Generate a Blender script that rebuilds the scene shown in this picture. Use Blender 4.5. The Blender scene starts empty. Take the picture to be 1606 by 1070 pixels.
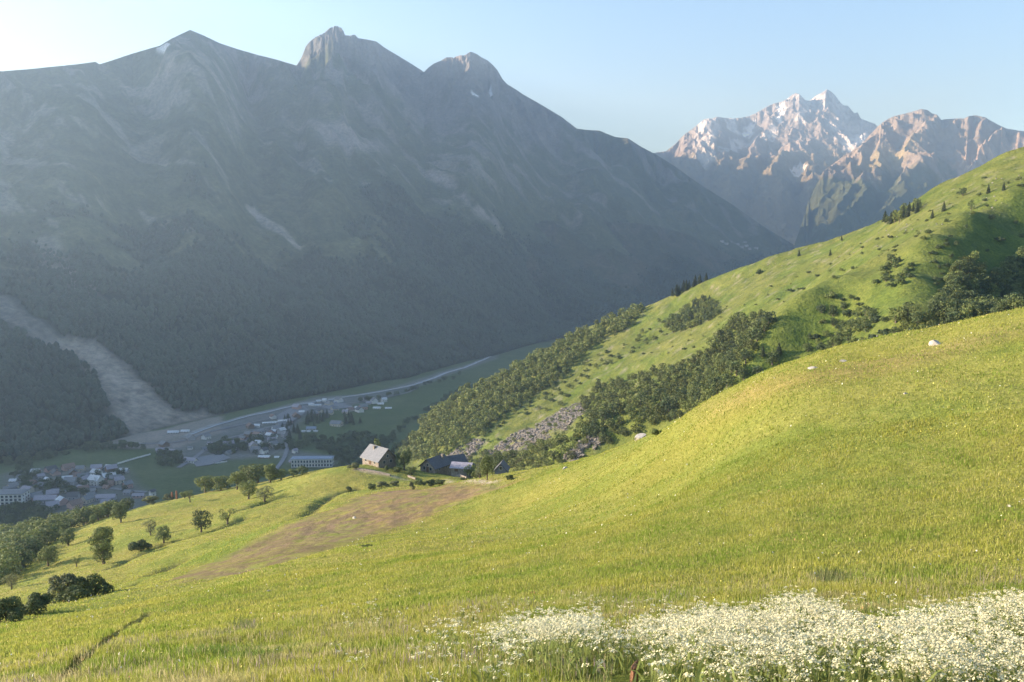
import bpy, math, random
import numpy as np
from mathutils import Vector, Matrix
from mathutils.bvhtree import BVHTree
R_ = math.radians
rng = np.random.default_rng(7)
random.seed(7)

# ------------------------------------------------------------------ camera, sky, sun, exposure
SC = bpy.context.scene
COL = SC.collection
F_PX, CX, CY = 1391.0, 803.0, 535.0          # focal length in pixels of the 1606 x 1070 photograph
PITCH = -5.95
cam_d = bpy.data.cameras.new('camera')
cam = bpy.data.objects.new('camera', cam_d)
COL.objects.link(cam)
cam.location = (0, 0, 0)
cam.rotation_euler = (R_(90 + PITCH), 0, 0)
cam_d.sensor_width = 36.0
cam_d.lens = 36.0 * F_PX / 1606.0
cam_d.clip_start = 0.1
cam_d.clip_end = 60000
SC.camera = cam

SUN_AZ, SUN_EL = -84.0, 14.5                  # azimuth from +Y (view direction), clockwise positive
w = bpy.data.worlds.new('World')
SC.world = w
w.use_nodes = True
nt = w.node_tree
bg = nt.nodes['Background']
sky = nt.nodes.new('ShaderNodeTexSky')
sky.sky_type = 'NISHITA'
sky.sun_disc = False
sky.sun_elevation = R_(SUN_EL)
sky.sun_rotation = R_(SUN_AZ)
sky.altitude = 1700
sky.air_density = 1.0
sky.dust_density = 1.3
sky.ozone_density = 3.0
nt.links.new(sky.outputs[0], bg.inputs[0])
bg.inputs[1].default_value = 0.12
sd = bpy.data.lights.new('sun', 'SUN')
sd.energy = 5.0
sd.angle = R_(0.5)
sd.color = (1.0, 0.965, 0.91)
sun = bpy.data.objects.new('sun', sd)
COL.objects.link(sun)
SUNV = Vector((math.sin(R_(SUN_AZ)) * math.cos(R_(SUN_EL)), math.cos(R_(SUN_AZ)) * math.cos(R_(SUN_EL)), math.sin(R_(SUN_EL))))
sun.rotation_euler = SUNV.to_track_quat('Z', 'Y').to_euler()
SC.view_settings.view_transform = 'Standard'
SC.view_settings.look = 'None'
SC.view_settings.gamma = 1.0
SC.view_settings.exposure = 1.70
SC.render.engine = 'CYCLES'
SC.cycles.max_bounces = 5
SC.cycles.diffuse_bounces = 2
SC.cycles.glossy_bounces = 1
SC.cycles.transmission_bounces = 2
SC.cycles.transparent_max_bounces = 6
SC.cycles.volume_bounces = 0
SC.cycles.use_denoising = True
SC.cycles.caustics_reflective = False
SC.cycles.caustics_refractive = False

# ------------------------------------------------------------------ helpers
ST, CT = math.sin(R_(PITCH)), math.cos(R_(PITCH))

def unproj(px, py, Y):
    """point at world depth Y seen at photograph pixel px, py"""
    px = np.asarray(px, float); py = np.asarray(py, float); Y = np.asarray(Y, float)
    u = (px - CX) / F_PX; v = (CY - py) / F_PX
    dy = CT - v * ST
    dz = ST + v * CT
    return np.stack([u / dy * Y, Y + 0 * u, dz / dy * Y], -1)

def azel(px, py):
    p = unproj(px, py, 1.0)
    h = np.hypot(p[..., 0], p[..., 1])
    return np.degrees(np.arctan2(p[..., 0], p[..., 1])), p[..., 2] / h

def project(P):
    P = np.asarray(P, float)
    f = P[..., 1] * CT + P[..., 2] * ST
    u = P[..., 0] / f
    v = (-P[..., 1] * ST + P[..., 2] * CT) / f
    return CX + u * F_PX, CY - v * F_PX

def sm(x, a, b):
    t = np.clip((x - a) / (b - a), 0, 1)
    return t * t * (3 - 2 * t)

def perlin(x, y, seed=0):
    xi = np.floor(x).astype(np.int64); yi = np.floor(y).astype(np.int64)
    xf = x - xi; yf = y - yi
    def g(ix, iy, dx, dy):
        h = (ix * 374761393 + iy * 668265263 + seed * 2246822519) & 0xFFFFFFFF
        h = ((h ^ (h >> 13)) * 1274126177) & 0xFFFFFFFF
        a = (h ^ (h >> 16)) / 4294967296.0 * 2 * np.pi
        return np.cos(a) * dx + np.sin(a) * dy
    u = xf ** 3 * (xf * (xf * 6 - 15) + 10); v = yf ** 3 * (yf * (yf * 6 - 15) + 10)
    a = g(xi, yi, xf, yf); b = g(xi + 1, yi, xf - 1, yf)
    c = g(xi, yi + 1, xf, yf - 1); d = g(xi + 1, yi + 1, xf - 1, yf - 1)
    return (a + (b - a) * u + (c - a + (a - b - c + d) * u) * v) * 1.5

def fbm(x, y, octv=5, seed=0, gain=0.5, lac=2.03):
    s = 0; a = 1.0
    for k in range(octv):
        s = s + a * perlin(x, y, seed + k * 17); x = x * lac + 13.1; y = y * lac + 7.7; a *= gain
    return s

def ridged(x, y, octv=6, seed=0, gain=0.5, lac=2.05):
    s = 0; a = 1.0; wgt = 1.0
    for k in range(octv):
        n = 1 - np.abs(perlin(x, y, seed + k * 31)) * 1.6
        n = np.clip(n, 0, 1) ** 2 * wgt
        wgt = np.clip(n * 1.6, 0, 1)
        s = s + a * n; x = x * lac + 3.1; y = y * lac + 9.7; a *= gain
    return s

class TPS:
    def __init__(self, P, reg=0.0):
        P = np.asarray(P, float)
        self.c = P[:, :2].mean(0); self.s = 100.0
        q = (P[:, :2] - self.c) / self.s
        n = len(q)
        K = self.k(q, q) + reg * np.eye(n)
        A = np.zeros((n + 3, n + 3)); A[:n, :n] = K
        A[:n, n] = 1; A[:n, n + 1:] = q; A[n, :n] = 1; A[n + 1:, :n] = q.T
        self.w = np.linalg.solve(A, np.r_[P[:, 2], 0, 0, 0]); self.q = q
    def k(self, a, b):
        d2 = ((a[:, None, :] - b[None, :, :]) ** 2).sum(-1)
        return 0.5 * d2 * np.log(d2 + 1e-12)
    def __call__(self, x, y):
        sh = np.shape(x)
        q = (np.stack([np.ravel(x), np.ravel(y)], -1) - self.c) / self.s
        out = np.empty(len(q)); n = len(self.q)
        for i in range(0, len(q), 20000):
            b = q[i:i + 20000]
            out[i:i + 20000] = self.k(b, self.q) @ self.w[:n] + self.w[n] + b @ self.w[n + 1:]
        return out.reshape(sh)

def seg_dist(x, y, pts):
    """distance to a polyline"""
    best = np.full(np.shape(x), 1e9)
    for (x0, y0), (x1, y1) in zip(pts[:-1], pts[1:]):
        dx, dy = x1 - x0, y1 - y0
        t = np.clip(((x - x0) * dx + (y - y0) * dy) / (dx * dx + dy * dy + 1e-9), 0, 1)
        best = np.minimum(best, np.hypot(x - x0 - t * dx, y - y0 - t * dy))
    return best

def in_poly(x, y, pts):
    c = np.zeros(np.shape(x), bool)
    n = len(pts)
    for i in range(n):
        x0, y0 = pts[i]; x1, y1 = pts[(i + 1) % n]
        if y0 == y1: continue
        m = (y0 > y) != (y1 > y)
        c ^= m & (x < (x1 - x0) * (y - y0) / (y1 - y0) + x0)
    return c

def soft_poly(x, y, pts, w):
    d = seg_dist(x, y, list(pts) + [pts[0]])
    return sm(np.where(in_poly(x, y, pts), d, -d), -w, w)

def mesh_np(name, V, F, mat, cols=None, smooth=True, mats=None, midx=None):
    """V (n,3), F (m,k) all same size, or list of arrays"""
    me = bpy.data.meshes.new(name)
    Fs = F if isinstance(F, list) else [F]
    Fs = [np.asarray(f, np.int64) for f in Fs if len(f)]
    nl = sum(f.size for f in Fs); nf = sum(len(f) for f in Fs)
    me.vertices.add(len(V)); me.vertices.foreach_set('co', np.asarray(V, np.float32).ravel())
    me.loops.add(nl); me.loops.foreach_set('vertex_index', np.concatenate([f.ravel() for f in Fs]).astype(np.int32))
    me.polygons.add(nf)
    tot = np.concatenate([np.full(len(f), f.shape[1]) for f in Fs])
    me.polygons.foreach_set('loop_start', np.r_[0, np.cumsum(tot)[:-1]].astype(np.int32))
    me.polygons.foreach_set('use_smooth', np.full(nf, smooth))
    for m in (mats or [mat]): me.materials.append(m)
    if midx is not None: me.polygons.foreach_set('material_index', np.asarray(midx, np.int32))
    if cols is not None:
        for cn, c in cols.items():
            at = me.color_attributes.new(cn, 'FLOAT_COLOR', 'POINT')
            c = np.asarray(c, np.float32)
            at.data.foreach_set('color', np.c_[c, np.ones(len(c), np.float32)].ravel().astype(np.float32))
    me.update(calc_edges=True)
    return me

def link(name, me, parent=None, **props):
    o = bpy.data.objects.new(name, me)
    COL.objects.link(o)
    if parent: o.parent = parent
    for k, v in props.items(): o[k] = v
    return o

def grid_faces(nr, nc, keep=None):
    i = np.arange(nr * nc).reshape(nr, nc)
    f = np.stack([i[:-1, :-1], i[:-1, 1:], i[1:, 1:], i[1:, :-1]], -1).reshape(-1, 4)
    if keep is not None: f = f[keep[:-1, :-1].ravel()]
    return f

def grid_mesh(name, X, Y, Z, mat, cols=None, keep=None):
    nr, nc = X.shape
    V = np.stack([X, Y, Z], -1).reshape(-1, 3)
    f = grid_faces(nr, nc, keep)
    if keep is not None:
        used = np.unique(f); mp = np.full(len(V), -1); mp[used] = np.arange(len(used))
        V = V[used]; f = mp[f]
        if cols: cols = {k: c.reshape(-1, 3)[used] for k, c in cols.items()}
    elif cols: cols = {k: c.reshape(-1, 3) for k, c in cols.items()}
    # make faces point up
    a = V[f[0, 1]] - V[f[0, 0]]; b = V[f[0, 3]] - V[f[0, 0]]
    if np.cross(a, b)[2] < 0: f = f[:, ::-1]
    return mesh_np(name, V, f, mat, cols)

# ---- materials
def new_mat(name):
    m = bpy.data.materials.new(name); m.use_nodes = True
    n = m.node_tree; b = n.nodes['Principled BSDF']
    b.inputs['Specular IOR Level'].default_value = 0.25
    return m, n, b

def N(nt, t, **kw):
    n = nt.nodes.new(t)
    for k, v in kw.items():
        if k in n.inputs: n.inputs[k].default_value = v
        else: setattr(n, k, v)
    return n

def mathn(nt, op, a, b=None):
    m = nt.nodes.new('ShaderNodeMath'); m.operation = op
    for i, v in enumerate((a, b)):
        if v is None: continue
        if isinstance(v, (int, float)): m.inputs[i].default_value = v
        else: nt.links.new(v, m.inputs[i])
    return m.outputs[0]

def mixc(nt, fac, a, b, mode='MIX'):
    m = nt.nodes.new('ShaderNodeMix'); m.data_type = 'RGBA'; m.blend_type = mode
    for i, v in ((0, fac), (6, a), (7, b)):
        if isinstance(v, (int, float)): m.inputs[i].default_value = v
        elif isinstance(v, tuple): m.inputs[i].default_value = (*v, 1)
        else: nt.links.new(v, m.inputs[i])
    return m.outputs[2]

def noise_fac(nt, scale, detail=4, rough=0.6, lo=0.35, hi=0.65, vec=None, dist=0.0):
    n = N(nt, 'ShaderNodeTexNoise', Scale=scale, Detail=detail, Roughness=rough, Distortion=dist)
    if vec is not None: nt.links.new(vec, n.inputs['Vector'])
    r = nt.nodes.new('ShaderNodeMapRange'); r.inputs[1].default_value = lo; r.inputs[2].default_value = hi
    nt.links.new(n.outputs[0], r.inputs[0])
    return r.outputs[0]

def objvec(nt, scale=(1, 1, 1)):
    g = nt.nodes.new('ShaderNodeNewGeometry')
    m = nt.nodes.new('ShaderNodeMapping'); m.inputs['Scale'].default_value = scale
    nt.links.new(g.outputs['Position'], m.inputs[0])
    return m.outputs[0]

def cover_mat(name, layers, bump=(), rough=0.9):
    """ground whose cover colour is the mesh attribute 'cover', broken up by noise layers
    layers: (scale, lo_mult, hi_mult, detail, tint)"""
    m, nt, b = new_mat(name)
    at = nt.nodes.new('ShaderNodeAttribute'); at.attribute_name = 'cover'
    c = at.outputs['Color']
    for (sc, c0, c1, det, lo, hi) in layers:
        f = noise_fac(nt, sc, det, 0.62, lo, hi, objvec(nt))
        t = mixc(nt, f, c0, c1)
        c = mixc(nt, 1.0, c, t, 'MULTIPLY')
    nt.links.new(c, b.inputs['Base Color'])
    b.inputs['Roughness'].default_value = rough
    b.inputs['Specular IOR Level'].default_value = 0.1
    prev = None
    for (sc, dist_, det) in bump:
        n = N(nt, 'ShaderNodeTexNoise', Scale=sc, Detail=det, Roughness=0.65)
        nt.links.new(objvec(nt), n.inputs['Vector'])
        bp = nt.nodes.new('ShaderNodeBump'); bp.inputs['Strength'].default_value = 1.0
        bp.inputs['Distance'].default_value = dist_
        nt.links.new(n.outputs[0], bp.inputs['Height'])
        if prev: nt.links.new(prev.outputs[0], bp.inputs['Normal'])
        prev = bp
    if prev: nt.links.new(prev.outputs[0], b.inputs['Normal'])
    return m

# ------------------------------------------------------------------ near ground: meadow, shelf and field
near_px = [
 (0,1070,17),(400,1070,13),(803,1070,11),(1200,1070,10),(1606,1070,9.5),
 (0,1010,33),(400,1000,22),(803,1000,17.5),(1200,1000,15),(1606,1000,13),
 (803,900,38),(803,850,62),(803,800,120),(815,765,235),
 (1200,900,27),(1200,800,42),(1200,700,58),(1200,640,70),(1200,596,82),
 (1606,900,22),(1606,800,33),(1606,700,45),(1606,600,57),(1606,520,70),(1606,488,78),
 (1400,900,24),(1400,700,51),(1400,600,65),(1400,552,78),
 (1000,900,31),(1000,800,60),(1000,740,90),(1000,700,118),(1000,686,130),(1100,637,100),(1100,720,72),
 (920,722,180),(860,748,230),(900,790,95),
 (600,900,46),(600,850,80),(600,800,150),(600,775,225),(600,757,275),(580,733,300),
 (700,850,72),(700,800,138),(700,765,240),(700,748,295),(780,756,290),(790,753,270),(822,758,258),(660,752,290),(740,752,300),
 (400,950,42),(400,900,65),(400,880,95),(400,850,140),(400,800,235),(400,775,295),
 (500,850,110),(500,800,200),(500,770,270),
 (200,1000,27),(200,950,55),(200,925,95),(200,905,140),(200,870,190),(200,830,240),(200,805,290),
 (300,940,65),(300,905,105),(300,850,180),(300,800,275),
 (0,966,62),(100,950,75),(0,945,140),(0,905,200),(0,883,240),(100,925,140),(100,880,200),(100,850,255),
 (550,731,303),(490,742,315),(430,754,322),(370,766,325),(300,779,325),(240,792,320),(180,815,300),
]
near_w = [(60,130,-20),(45,165,-36),(50,210,-50),(65,270,-66),(110,130,-4),(110,220,-40),(20,350,-108),(40,440,-150),
 (-40,400,-112),(-100,420,-118),(-180,410,-128),(-260,380,-136),(-100,560,-200),(-300,520,-215),(-20,600,-235),(-450,420,-240),
 (100,500,-180),(-200,720,-330),(-500,650,-360),(150,700,-330),(0,0,-1.7),(-8,6,-4.6),(8,5,-3.0),(-25,-10,-6),(25,-10,3),(0,-15,2.5),
 (-120,60,-48),(-200,120,-85),(-120,0,-35),(-300,250,-135),(-320,60,-120),(60,30,-1),(100,60,6),(100,-20,18),(80,90,-2),(-100,-80,-8),(80,-90,28),
 (-160,300,-101),(-220,260,-112),(-450,200,-210)]
NP_ = np.r_[unproj(*np.array(near_px, float).T), np.array(near_w, float)]
_near = TPS(NP_, 1e-4)

def pp(pts, Y=None, f=None):
    """ground x,y of photograph pixels: each by explicit depth or by casting on sheet f"""
    return [tuple(unproj(a[0], a[1], a[2])[:2]) for a in pts]

def near_z(x, y, detail=True):
    z = _near(x, y)
    if detail:
        r = np.hypot(x, y)
        z = z + 0.5 * sm(r, 25, 90) * fbm(x / 30, y / 30, 3, 3) + 0.10 * sm(r, 4, 20) * fbm(x / 4.5, y / 4.5, 4, 5) * (1 + sm(r, 40, 160))
    return z

def hit(px, py, fz, y0, y1, n=500, geo=True):
    """march the ray of a pixel over the height function fz between depths y0 and y1"""
    Y = np.geomspace(y0, y1, n) if geo else np.linspace(y0, y1, n)
    P = unproj(np.full(n, px), np.full(n, py), Y)
    d = P[:, 2] - fz(P[:, 0], P[:, 1])
    k = np.argmax(d < 0)
    if d[k] >= 0 or k == 0: return None
    t = d[k - 1] / (d[k - 1] - d[k])
    Yh = Y[k - 1] + (Y[k] - Y[k - 1]) * t
    p = unproj(px, py, Yh); p[2] = fz(np.array([p[0]]), np.array([p[1]]))[0]
    return p

def poly_on(pix, fz, y0, y1):
    out = []
    for a in pix:
        if len(a) == 3: out.append(tuple(unproj(*a)[:2])); continue
        p = hit(a[0], a[1], fz, y0, y1, 300)
        if p is not None: out.append((p[0], p[1]))
    return out

nz0 = lambda x, y: near_z(x, y, False)
# ---- painted ground cover polygons (world coordinates)
FIELD = poly_on([(262,912),(300,893),(380,858),(440,832),(500,806),(560,782),(600,772),(660,768),(740,762),(800,760),(760,774),(700,795),(620,826),(560,846),(480,872),(400,893),(330,906)], nz0, 60, 330)
FIELD_ORANGE = poly_on([(520,800),(600,766),(700,762),(820,758),(760,776),(700,797),(600,835)], nz0, 60, 330)
PATH = poly_on([(100,1062),(140,1030),(190,990),(215,975),(235,960)], nz0, 10, 200)
PATH2 = poly_on([(175,930),(200,920),(215,914)], nz0, 10, 260)
DITCH = poly_on([(560,765),(520,775),(480,805),(430,822)], nz0, 100, 330)
TERR = [poly_on(q, nz0, 100, 330) for q in
        ([(170,890),(200,876),(260,852),(300,842),(350,826),(385,812)], [(385,800),(420,785),(450,776)], [(240,900),(280,880),(320,868)])]
LUSH = poly_on([(280,1025),(360,1018),(450,1022),(470,1035),(380,1040),(290,1042)], nz0, 10, 60)
LUSHB = poly_on([(340,880),(400,845),(440,825),(410,835),(350,850),(290,885)], nz0, 100, 260)
DRYP = poly_on([(1100,640),(1250,590),(1400,555),(1606,500),(1606,520),(1400,580),(1250,615),(1120,655)], nz0, 40, 140)
HAMPATH = [poly_on(q, nz0, 150, 330) for q in ([(557,735),(580,739),(612,745),(640,752)], [(775,757),(800,757),(830,756)],[(700,752),(740,756),(775,757)])]

# cut the banks into the ground
def near_full(x, y):
    z = near_z(x, y)
    for T in TERR + [DITCH]:
        d = seg_dist(x, y, T)
        z = z - 1.1 * np.exp(-(d / 2.0) ** 2)
    d = seg_dist(x, y, PATH); z = z - 0.12 * np.exp(-(d / 0.22) ** 2)
    d = seg_dist(x, y, PATH2); z = z - 0.6 * np.exp(-(d / 0.9) ** 2)
    return z

az = np.r_[np.linspace(-180, -40, 90, endpoint=False), np.linspace(-40, 38, 1050), np.linspace(38, 180, 90)[1:]]
rr = np.r_[0.3, np.geomspace(1.0, 60, 230)[:-1], np.geomspace(60, 380, 330)[:-1], np.geomspace(380, 760, 60)]
A, Rr = np.meshgrid(np.radians(az), rr)
X, Y = Rr * np.sin(A), Rr * np.cos(A)
Z = near_full(X, Y)
m = Rr > 60
GR = np.array([0.235, 0.240, 0.044]); 
C = np.ones(X.shape + (3,)) * GR
def blend(C, mask, col):
    return C + (np.array(col) - C) * mask[..., None]
n1 = fbm(X / 22, Y / 22, 4, 11); n2 = fbm(X / 6, Y / 6, 4, 12)
C = blend(C, sm(n1, -0.2, 0.7) * 0.55, (0.245, 0.225, 0.04))
C = blend(C, sm(-n1 - n2 * 0.5, 0.1, 0.9) * 0.5, (0.13, 0.185, 0.022))
C = blend(C, soft_poly(X, Y, DRYP, 3) * 0.55, (0.30, 0.22, 0.075))
far = sm(Rr, 110, 200)
C = blend(C, far * sm(n1 + n2 * .4, -0.4, 0.6) * 0.5, (0.27, 0.235, 0.055))
C = blend(C, soft_poly(X, Y, FIELD_ORANGE, 6) * sm(n2, -0.7, 0.6) * 0.8, (0.285, 0.205, 0.065))
fm = soft_poly(X, Y, FIELD, 2.5)
fm2 = soft_poly(X + 3 * fbm(X / 9, Y / 9, 3, 33), Y + 3 * fbm(X / 9, Y / 9, 3, 34), FIELD, 4)
C = blend(C, fm2 * sm(fbm(X / 2.2, Y / 2.2, 5, 31) + 0.5 * fbm(X / 14, Y / 14, 3, 35), -1.0, 0.5) * 0.85, (0.20, 0.135, 0.075))
C = blend(C, soft_poly(X, Y, LUSHB, 2.5) * 0.7, (0.13, 0.20, 0.02))
C = blend(C, soft_poly(X, Y, LUSH, 0.5) * 0.7, (0.09, 0.15, 0.025))
for T in TERR + [DITCH]:
    C = blend(C, np.exp(-(seg_dist(X, Y, T) / 1.7) ** 2) * 0.75, (0.12, 0.10, 0.035))
C = blend(C, np.exp(-(seg_dist(X, Y, PATH) / 0.16) ** 2) * 0.8, (0.13, 0.10, 0.04))
C = blend(C, np.exp(-(seg_dist(X, Y, PATH2) / 0.8) ** 2) * 0.85, (0.12, 0.09, 0.05))
for T in HAMPATH:
    C = blend(C, np.exp(-(seg_dist(X, Y, T) / 1.3) ** 2) * 0.9, (0.42, 0.36, 0.22))
m_meadow = cover_mat('meadow_grass', [(0.05, (0.88, 0.9, 0.85), (1.1, 1.07, 1.2), 5, .35, .65),
                                     (0.9, (0.82, 0.85, 0.8), (1.15, 1.12, 1.3), 7, .35, .68),
                                     (5.0, (0.72, 0.75, 0.7), (1.22, 1.2, 1.3), 5, .35, .65)],
                     bump=[(0.35, 0.25, 3), (2.2, 0.16, 5), (9.0, 0.07, 5)])
me = grid_mesh('meadow', X, Y, Z, m_meadow, {'cover': C})
meadow = link('ground', me, kind='structure')
NEAR = near_full
print('near done')

# ------------------------------------------------------------------ hillside across the gully
hill_px = [
 (1606,236,650),(1520,276,680),(1480,290,690),(1440,326,720),(1380,352,760),(1300,380,800),(1200,404,860),(1120,432,900),
 (1050,463,930),(980,494,950),(900,531,970),(820,577,960),(740,616,940),(680,650,900),(643,695,860),(605,742,820),
 (1606,484,330),(1500,515,340),(1400,545,355),(1300,565,385),(1200,592,420),(1100,635,450),(1000,685,480),(900,738,490),
 (820,770,520),(740,775,580),(660,770,680),
 (1606,303,530),(1540,338,492),(1455,384,450),(1438,430,405),(1380,425,470),(1300,455,480),(1240,505,450),(1190,560,430),
 (1606,350,495),(1606,400,445),(1540,400,440),(1606,450,425),(1540,460,400),(1490,440,405),(1400,480,390),(1300,510,420),
 (1300,410,680),(1200,440,740),(1120,480,780),(1040,525,800),(960,567,800),(880,605,800),(800,645,780),(720,688,760),
 (1120,560,590),(1050,590,600),(980,625,620),(900,670,640),(820,710,640),(760,740,660),
 (1000,650,540),(1100,600,520),(1180,520,600),
]
hill_w = [(1000,700,190),(900,500,170),(700,350,110),(500,300,60),(300,200,-10),(220,260,-30),(170,240,-45),
 (130,300,-62),(110,360,-85),(70,420,-125),(40,470,-160),(-20,540,-200),(-130,700,-262),
 (1000,1000,170),(700,1000,60),(500,1100,-20),(300,1150,-90),(200,1250,-180),(100,1250,-240),(0,1150,-290),(-100,1080,-310),(-250,900,-310),(-200,1000,-318),
 (600,1400,-100),(900,1500,0),(300,1500,-330),(0,1400,-360),(1200,1500,100),(600,1700,-300),(1000,1900,-300),(-260,760,-300)]
HP_ = np.r_[unproj(*np.array(hill_px, float).T), np.array(hill_w, float)]
_hill = TPS(HP_, 1e-4)
hz0 = lambda x, y: _hill(x, y)
GUL = [poly_on(q, hz0, 300, 1100) for q in
       ([(1475,375),(1465,420),(1480,460),(1500,500)], [(1590,350),(1570,420),(1560,470),(1545,500)], [(1400,415),(1350,450),(1290,500),(1250,560)],
        [(1270,500),(1235,540),(1215,585)], [(1190,500),(1120,550),(1090,600)])]
RIB = [poly_on(q, hz0, 300, 1100) for q in
       ([(1606,303),(1540,338),(1455,383),(1448,430),(1440,470),(1420,530)], [(1245,500),(1200,550),(1180,585)], [(1450,387),(1380,425),(1300,455),(1240,505)], [(1530,420),(1535,470),(1520,500)])]
def hill_z(x, y, fine=True):
    z = _hill(x, y)
    for g in GUL:
        z = z - 7 * np.exp(-(seg_dist(x, y, g) / 18) ** 2)
    for g in RIB:
        z = z + 6.5 * np.exp(-(seg_dist(x, y, g) / 17) ** 2)
    # downslope ribs
    u = (x * 0.55 + y * 0.83); v = (x * 0.83 - y * 0.55)
    z = z + 5.0 * (ridged(u / 120, v / 420, 4, 41) - 0.9)
    if fine: z = z + 1.2 * fbm(x / 28, y / 28, 5, 43)
    return z
xs = np.arange(-420, 1250, 3.0); ys = np.geomspace(200, 2000, 620)
X, Y = np.meshgrid(xs, ys)
Z = hill_z(X, Y)
SCREE = poly_on([(880,640),(925,622),(915,650),(890,670),(860,680),(850,700),(800,712),(770,715),(755,705),(790,690),(830,668)], hz0, 400, 1000)
SCREE2 = poly_on([(700,712),(740,690),(760,690),(730,720)], hz0, 400, 1000)
SCREE3 = poly_on([(890,720),(925,690),(945,700),(910,725)], hz0, 350, 900)
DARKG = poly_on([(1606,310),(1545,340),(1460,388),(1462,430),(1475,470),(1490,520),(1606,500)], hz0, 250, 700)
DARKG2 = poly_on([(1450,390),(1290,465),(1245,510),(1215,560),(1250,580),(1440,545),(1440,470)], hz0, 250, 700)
C = np.ones(X.shape + (3,)) * np.array([0.118, 0.145, 0.028])
n1 = fbm(X / 60, Y / 60, 4, 51); n2 = fbm(X / 14, Y / 14, 4, 52)
C = blend(C, sm(n1 + 0.4 * n2, -0.3, 0.6) * 0.6, (0.158, 0.168, 0.042))
C = blend(C, sm(-n1 - 0.5 * n2, 0.1, 0.8) * 0.5, (0.10, 0.15, 0.025))
C = blend(C, soft_poly(X, Y, DARKG, 8) * 0.8, (0.085, 0.125, 0.022))  # darker grass, with shade of the slope facing away put into its colour
C = blend(C, soft_poly(X, Y, DARKG2, 8) * sm(n1, -0.4, 0.4) * 0.6, (0.09, 0.13, 0.022))  # likewise: darker grass plus painted shade below the lower crest line
pt = sm(fbm(X / 9, Y / 9, 4, 55), 0.35, 0.8) * sm(Y, 450, 650)
C = blend(C, pt * 0.5, (0.28, 0.25, 0.18))
sc_m = np.maximum.reduce([soft_poly(X, Y, q, 5) for q in (SCREE, SCREE2, SCREE3)])
C = blend(C, np.clip(sc_m * sm(fbm(X / 12, Y / 12, 3, 57), -0.7, 0.0), 0, 1), (0.16, 0.15, 0.115))
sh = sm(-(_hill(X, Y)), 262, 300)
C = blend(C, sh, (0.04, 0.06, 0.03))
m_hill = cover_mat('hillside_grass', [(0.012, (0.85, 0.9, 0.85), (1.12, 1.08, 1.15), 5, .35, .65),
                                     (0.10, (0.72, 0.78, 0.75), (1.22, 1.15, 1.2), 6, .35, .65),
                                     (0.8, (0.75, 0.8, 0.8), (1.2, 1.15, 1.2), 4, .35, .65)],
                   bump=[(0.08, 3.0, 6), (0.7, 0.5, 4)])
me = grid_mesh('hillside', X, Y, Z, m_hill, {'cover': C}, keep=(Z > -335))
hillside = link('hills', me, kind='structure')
print('hill done')

# ------------------------------------------------------------------ valley floor and mountain wall (polar sheets)
def tab(az, lst):
    l = sorted(lst); return np.interp(az, [a[0] for a in l], [a[1] for a in l])

def sil_tab(px_list, off=()):
    a, e = azel(np.array([p[0] for p in px_list], float), np.array([p[1] for p in px_list], float))
    return list(zip(a, e)) + list(off)

def px2az(px): return float(np.degrees(np.arctan((px - CX) / F_PX / (CT))))

def polar_sheet(az, sil, Rt, r0t, zbt, nr, prof, relief, back=0.25, rneg=0.0, crest_noise=0.0):
    el = tab(az, sil); R = tab(az, Rt); r0 = tab(az, r0t); zb = tab(az, zbt)
    zr = el * R
    t = np.r_[np.linspace(-rneg, 0, int(nr * 0.12), endpoint=False) if rneg else [], np.linspace(0, 1, nr), 1 + np.linspace(0, back, int(nr * 0.12))[1:]]
    T, AZ = np.meshgrid(t, np.radians(az), indexing='ij')
    RR = r0 + (R - r0) * T
    X, Y = RR * np.sin(AZ), RR * np.cos(AZ)
    Tc = np.clip(T, 0, 1)
    Z = zb + (zr - zb) * prof(Tc)
    Z = Z + relief(X, Y, Tc, AZ) * (sm(Tc, 0.0, 0.12))
    Z = np.where(T > 1, Z[np.searchsorted(t, 1.0) - 0] - (T - 1) * (R - r0) * 0.9, Z)
    Z = np.where(T < 0, zb - (-T) * 40, Z)
    # keep the crest where it stands: shift each column smoothly so that its highest sight line is the crest's
    for _ in range(3):
        cur = (Z / RR)[T[:, 0] >= 0].max(0)
        d = (el - cur) * R
        k = np.exp(-(np.arange(-60, 61) / 24.0) ** 2); k /= k.sum()
        ds = np.convolve(np.pad(d, 60, 'edge'), k, 'valid')
        Z = Z + ds * sm(Tc, 0.05, 0.95) + (d - ds) * sm(Tc, 0.84, 0.99)
    for _ in range(2):
        d = (el - (Z / RR)[T[:, 0] >= 0].max(0)) * R
        Z = Z + d * sm(Tc, 0.7, 0.98)
    return X, Y, Z, T

SIL_E = [(0,112),(40,109),(80,105),(120,101),(150,97),(156,101),(175,95),(205,85),(235,76),(250,72),(270,60),(298,47),(320,56),(345,68),(375,78),(400,85),(435,94),(465,103),
 (472,92),(480,72),(487,64),(495,58),(508,52),(517,44),(527,40),(536,44),(542,55),(548,56),(556,54),(562,60),(575,62),(590,65),(605,76),(625,88),(645,100),(665,113),
 (672,106),(680,100),(692,95),(700,90),(712,90),(720,87),(730,86),(738,81),(748,85),(755,90),(765,95),(774,103),(780,110),(788,124),(795,132),(810,141),(820,148),(850,165),(865,174),
 (880,183),(892,192),(905,202),(922,204),(940,205),(952,210),(965,215),(985,217),(1005,230),(1030,243),(1060,262),(1090,284),(1120,303),(1150,322),(1200,357),(1250,387),(1290,400),(1400,430)]
off = [(-95, 320 / 2100), (-78, 320 / 2100), (-65, 300 / 2200), (-55, 290 / 2400), (-48, 290 / 2600), (-42, 340 / 2800), (-38, 470 / 3000), (-33, 600 / 3150)]
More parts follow.
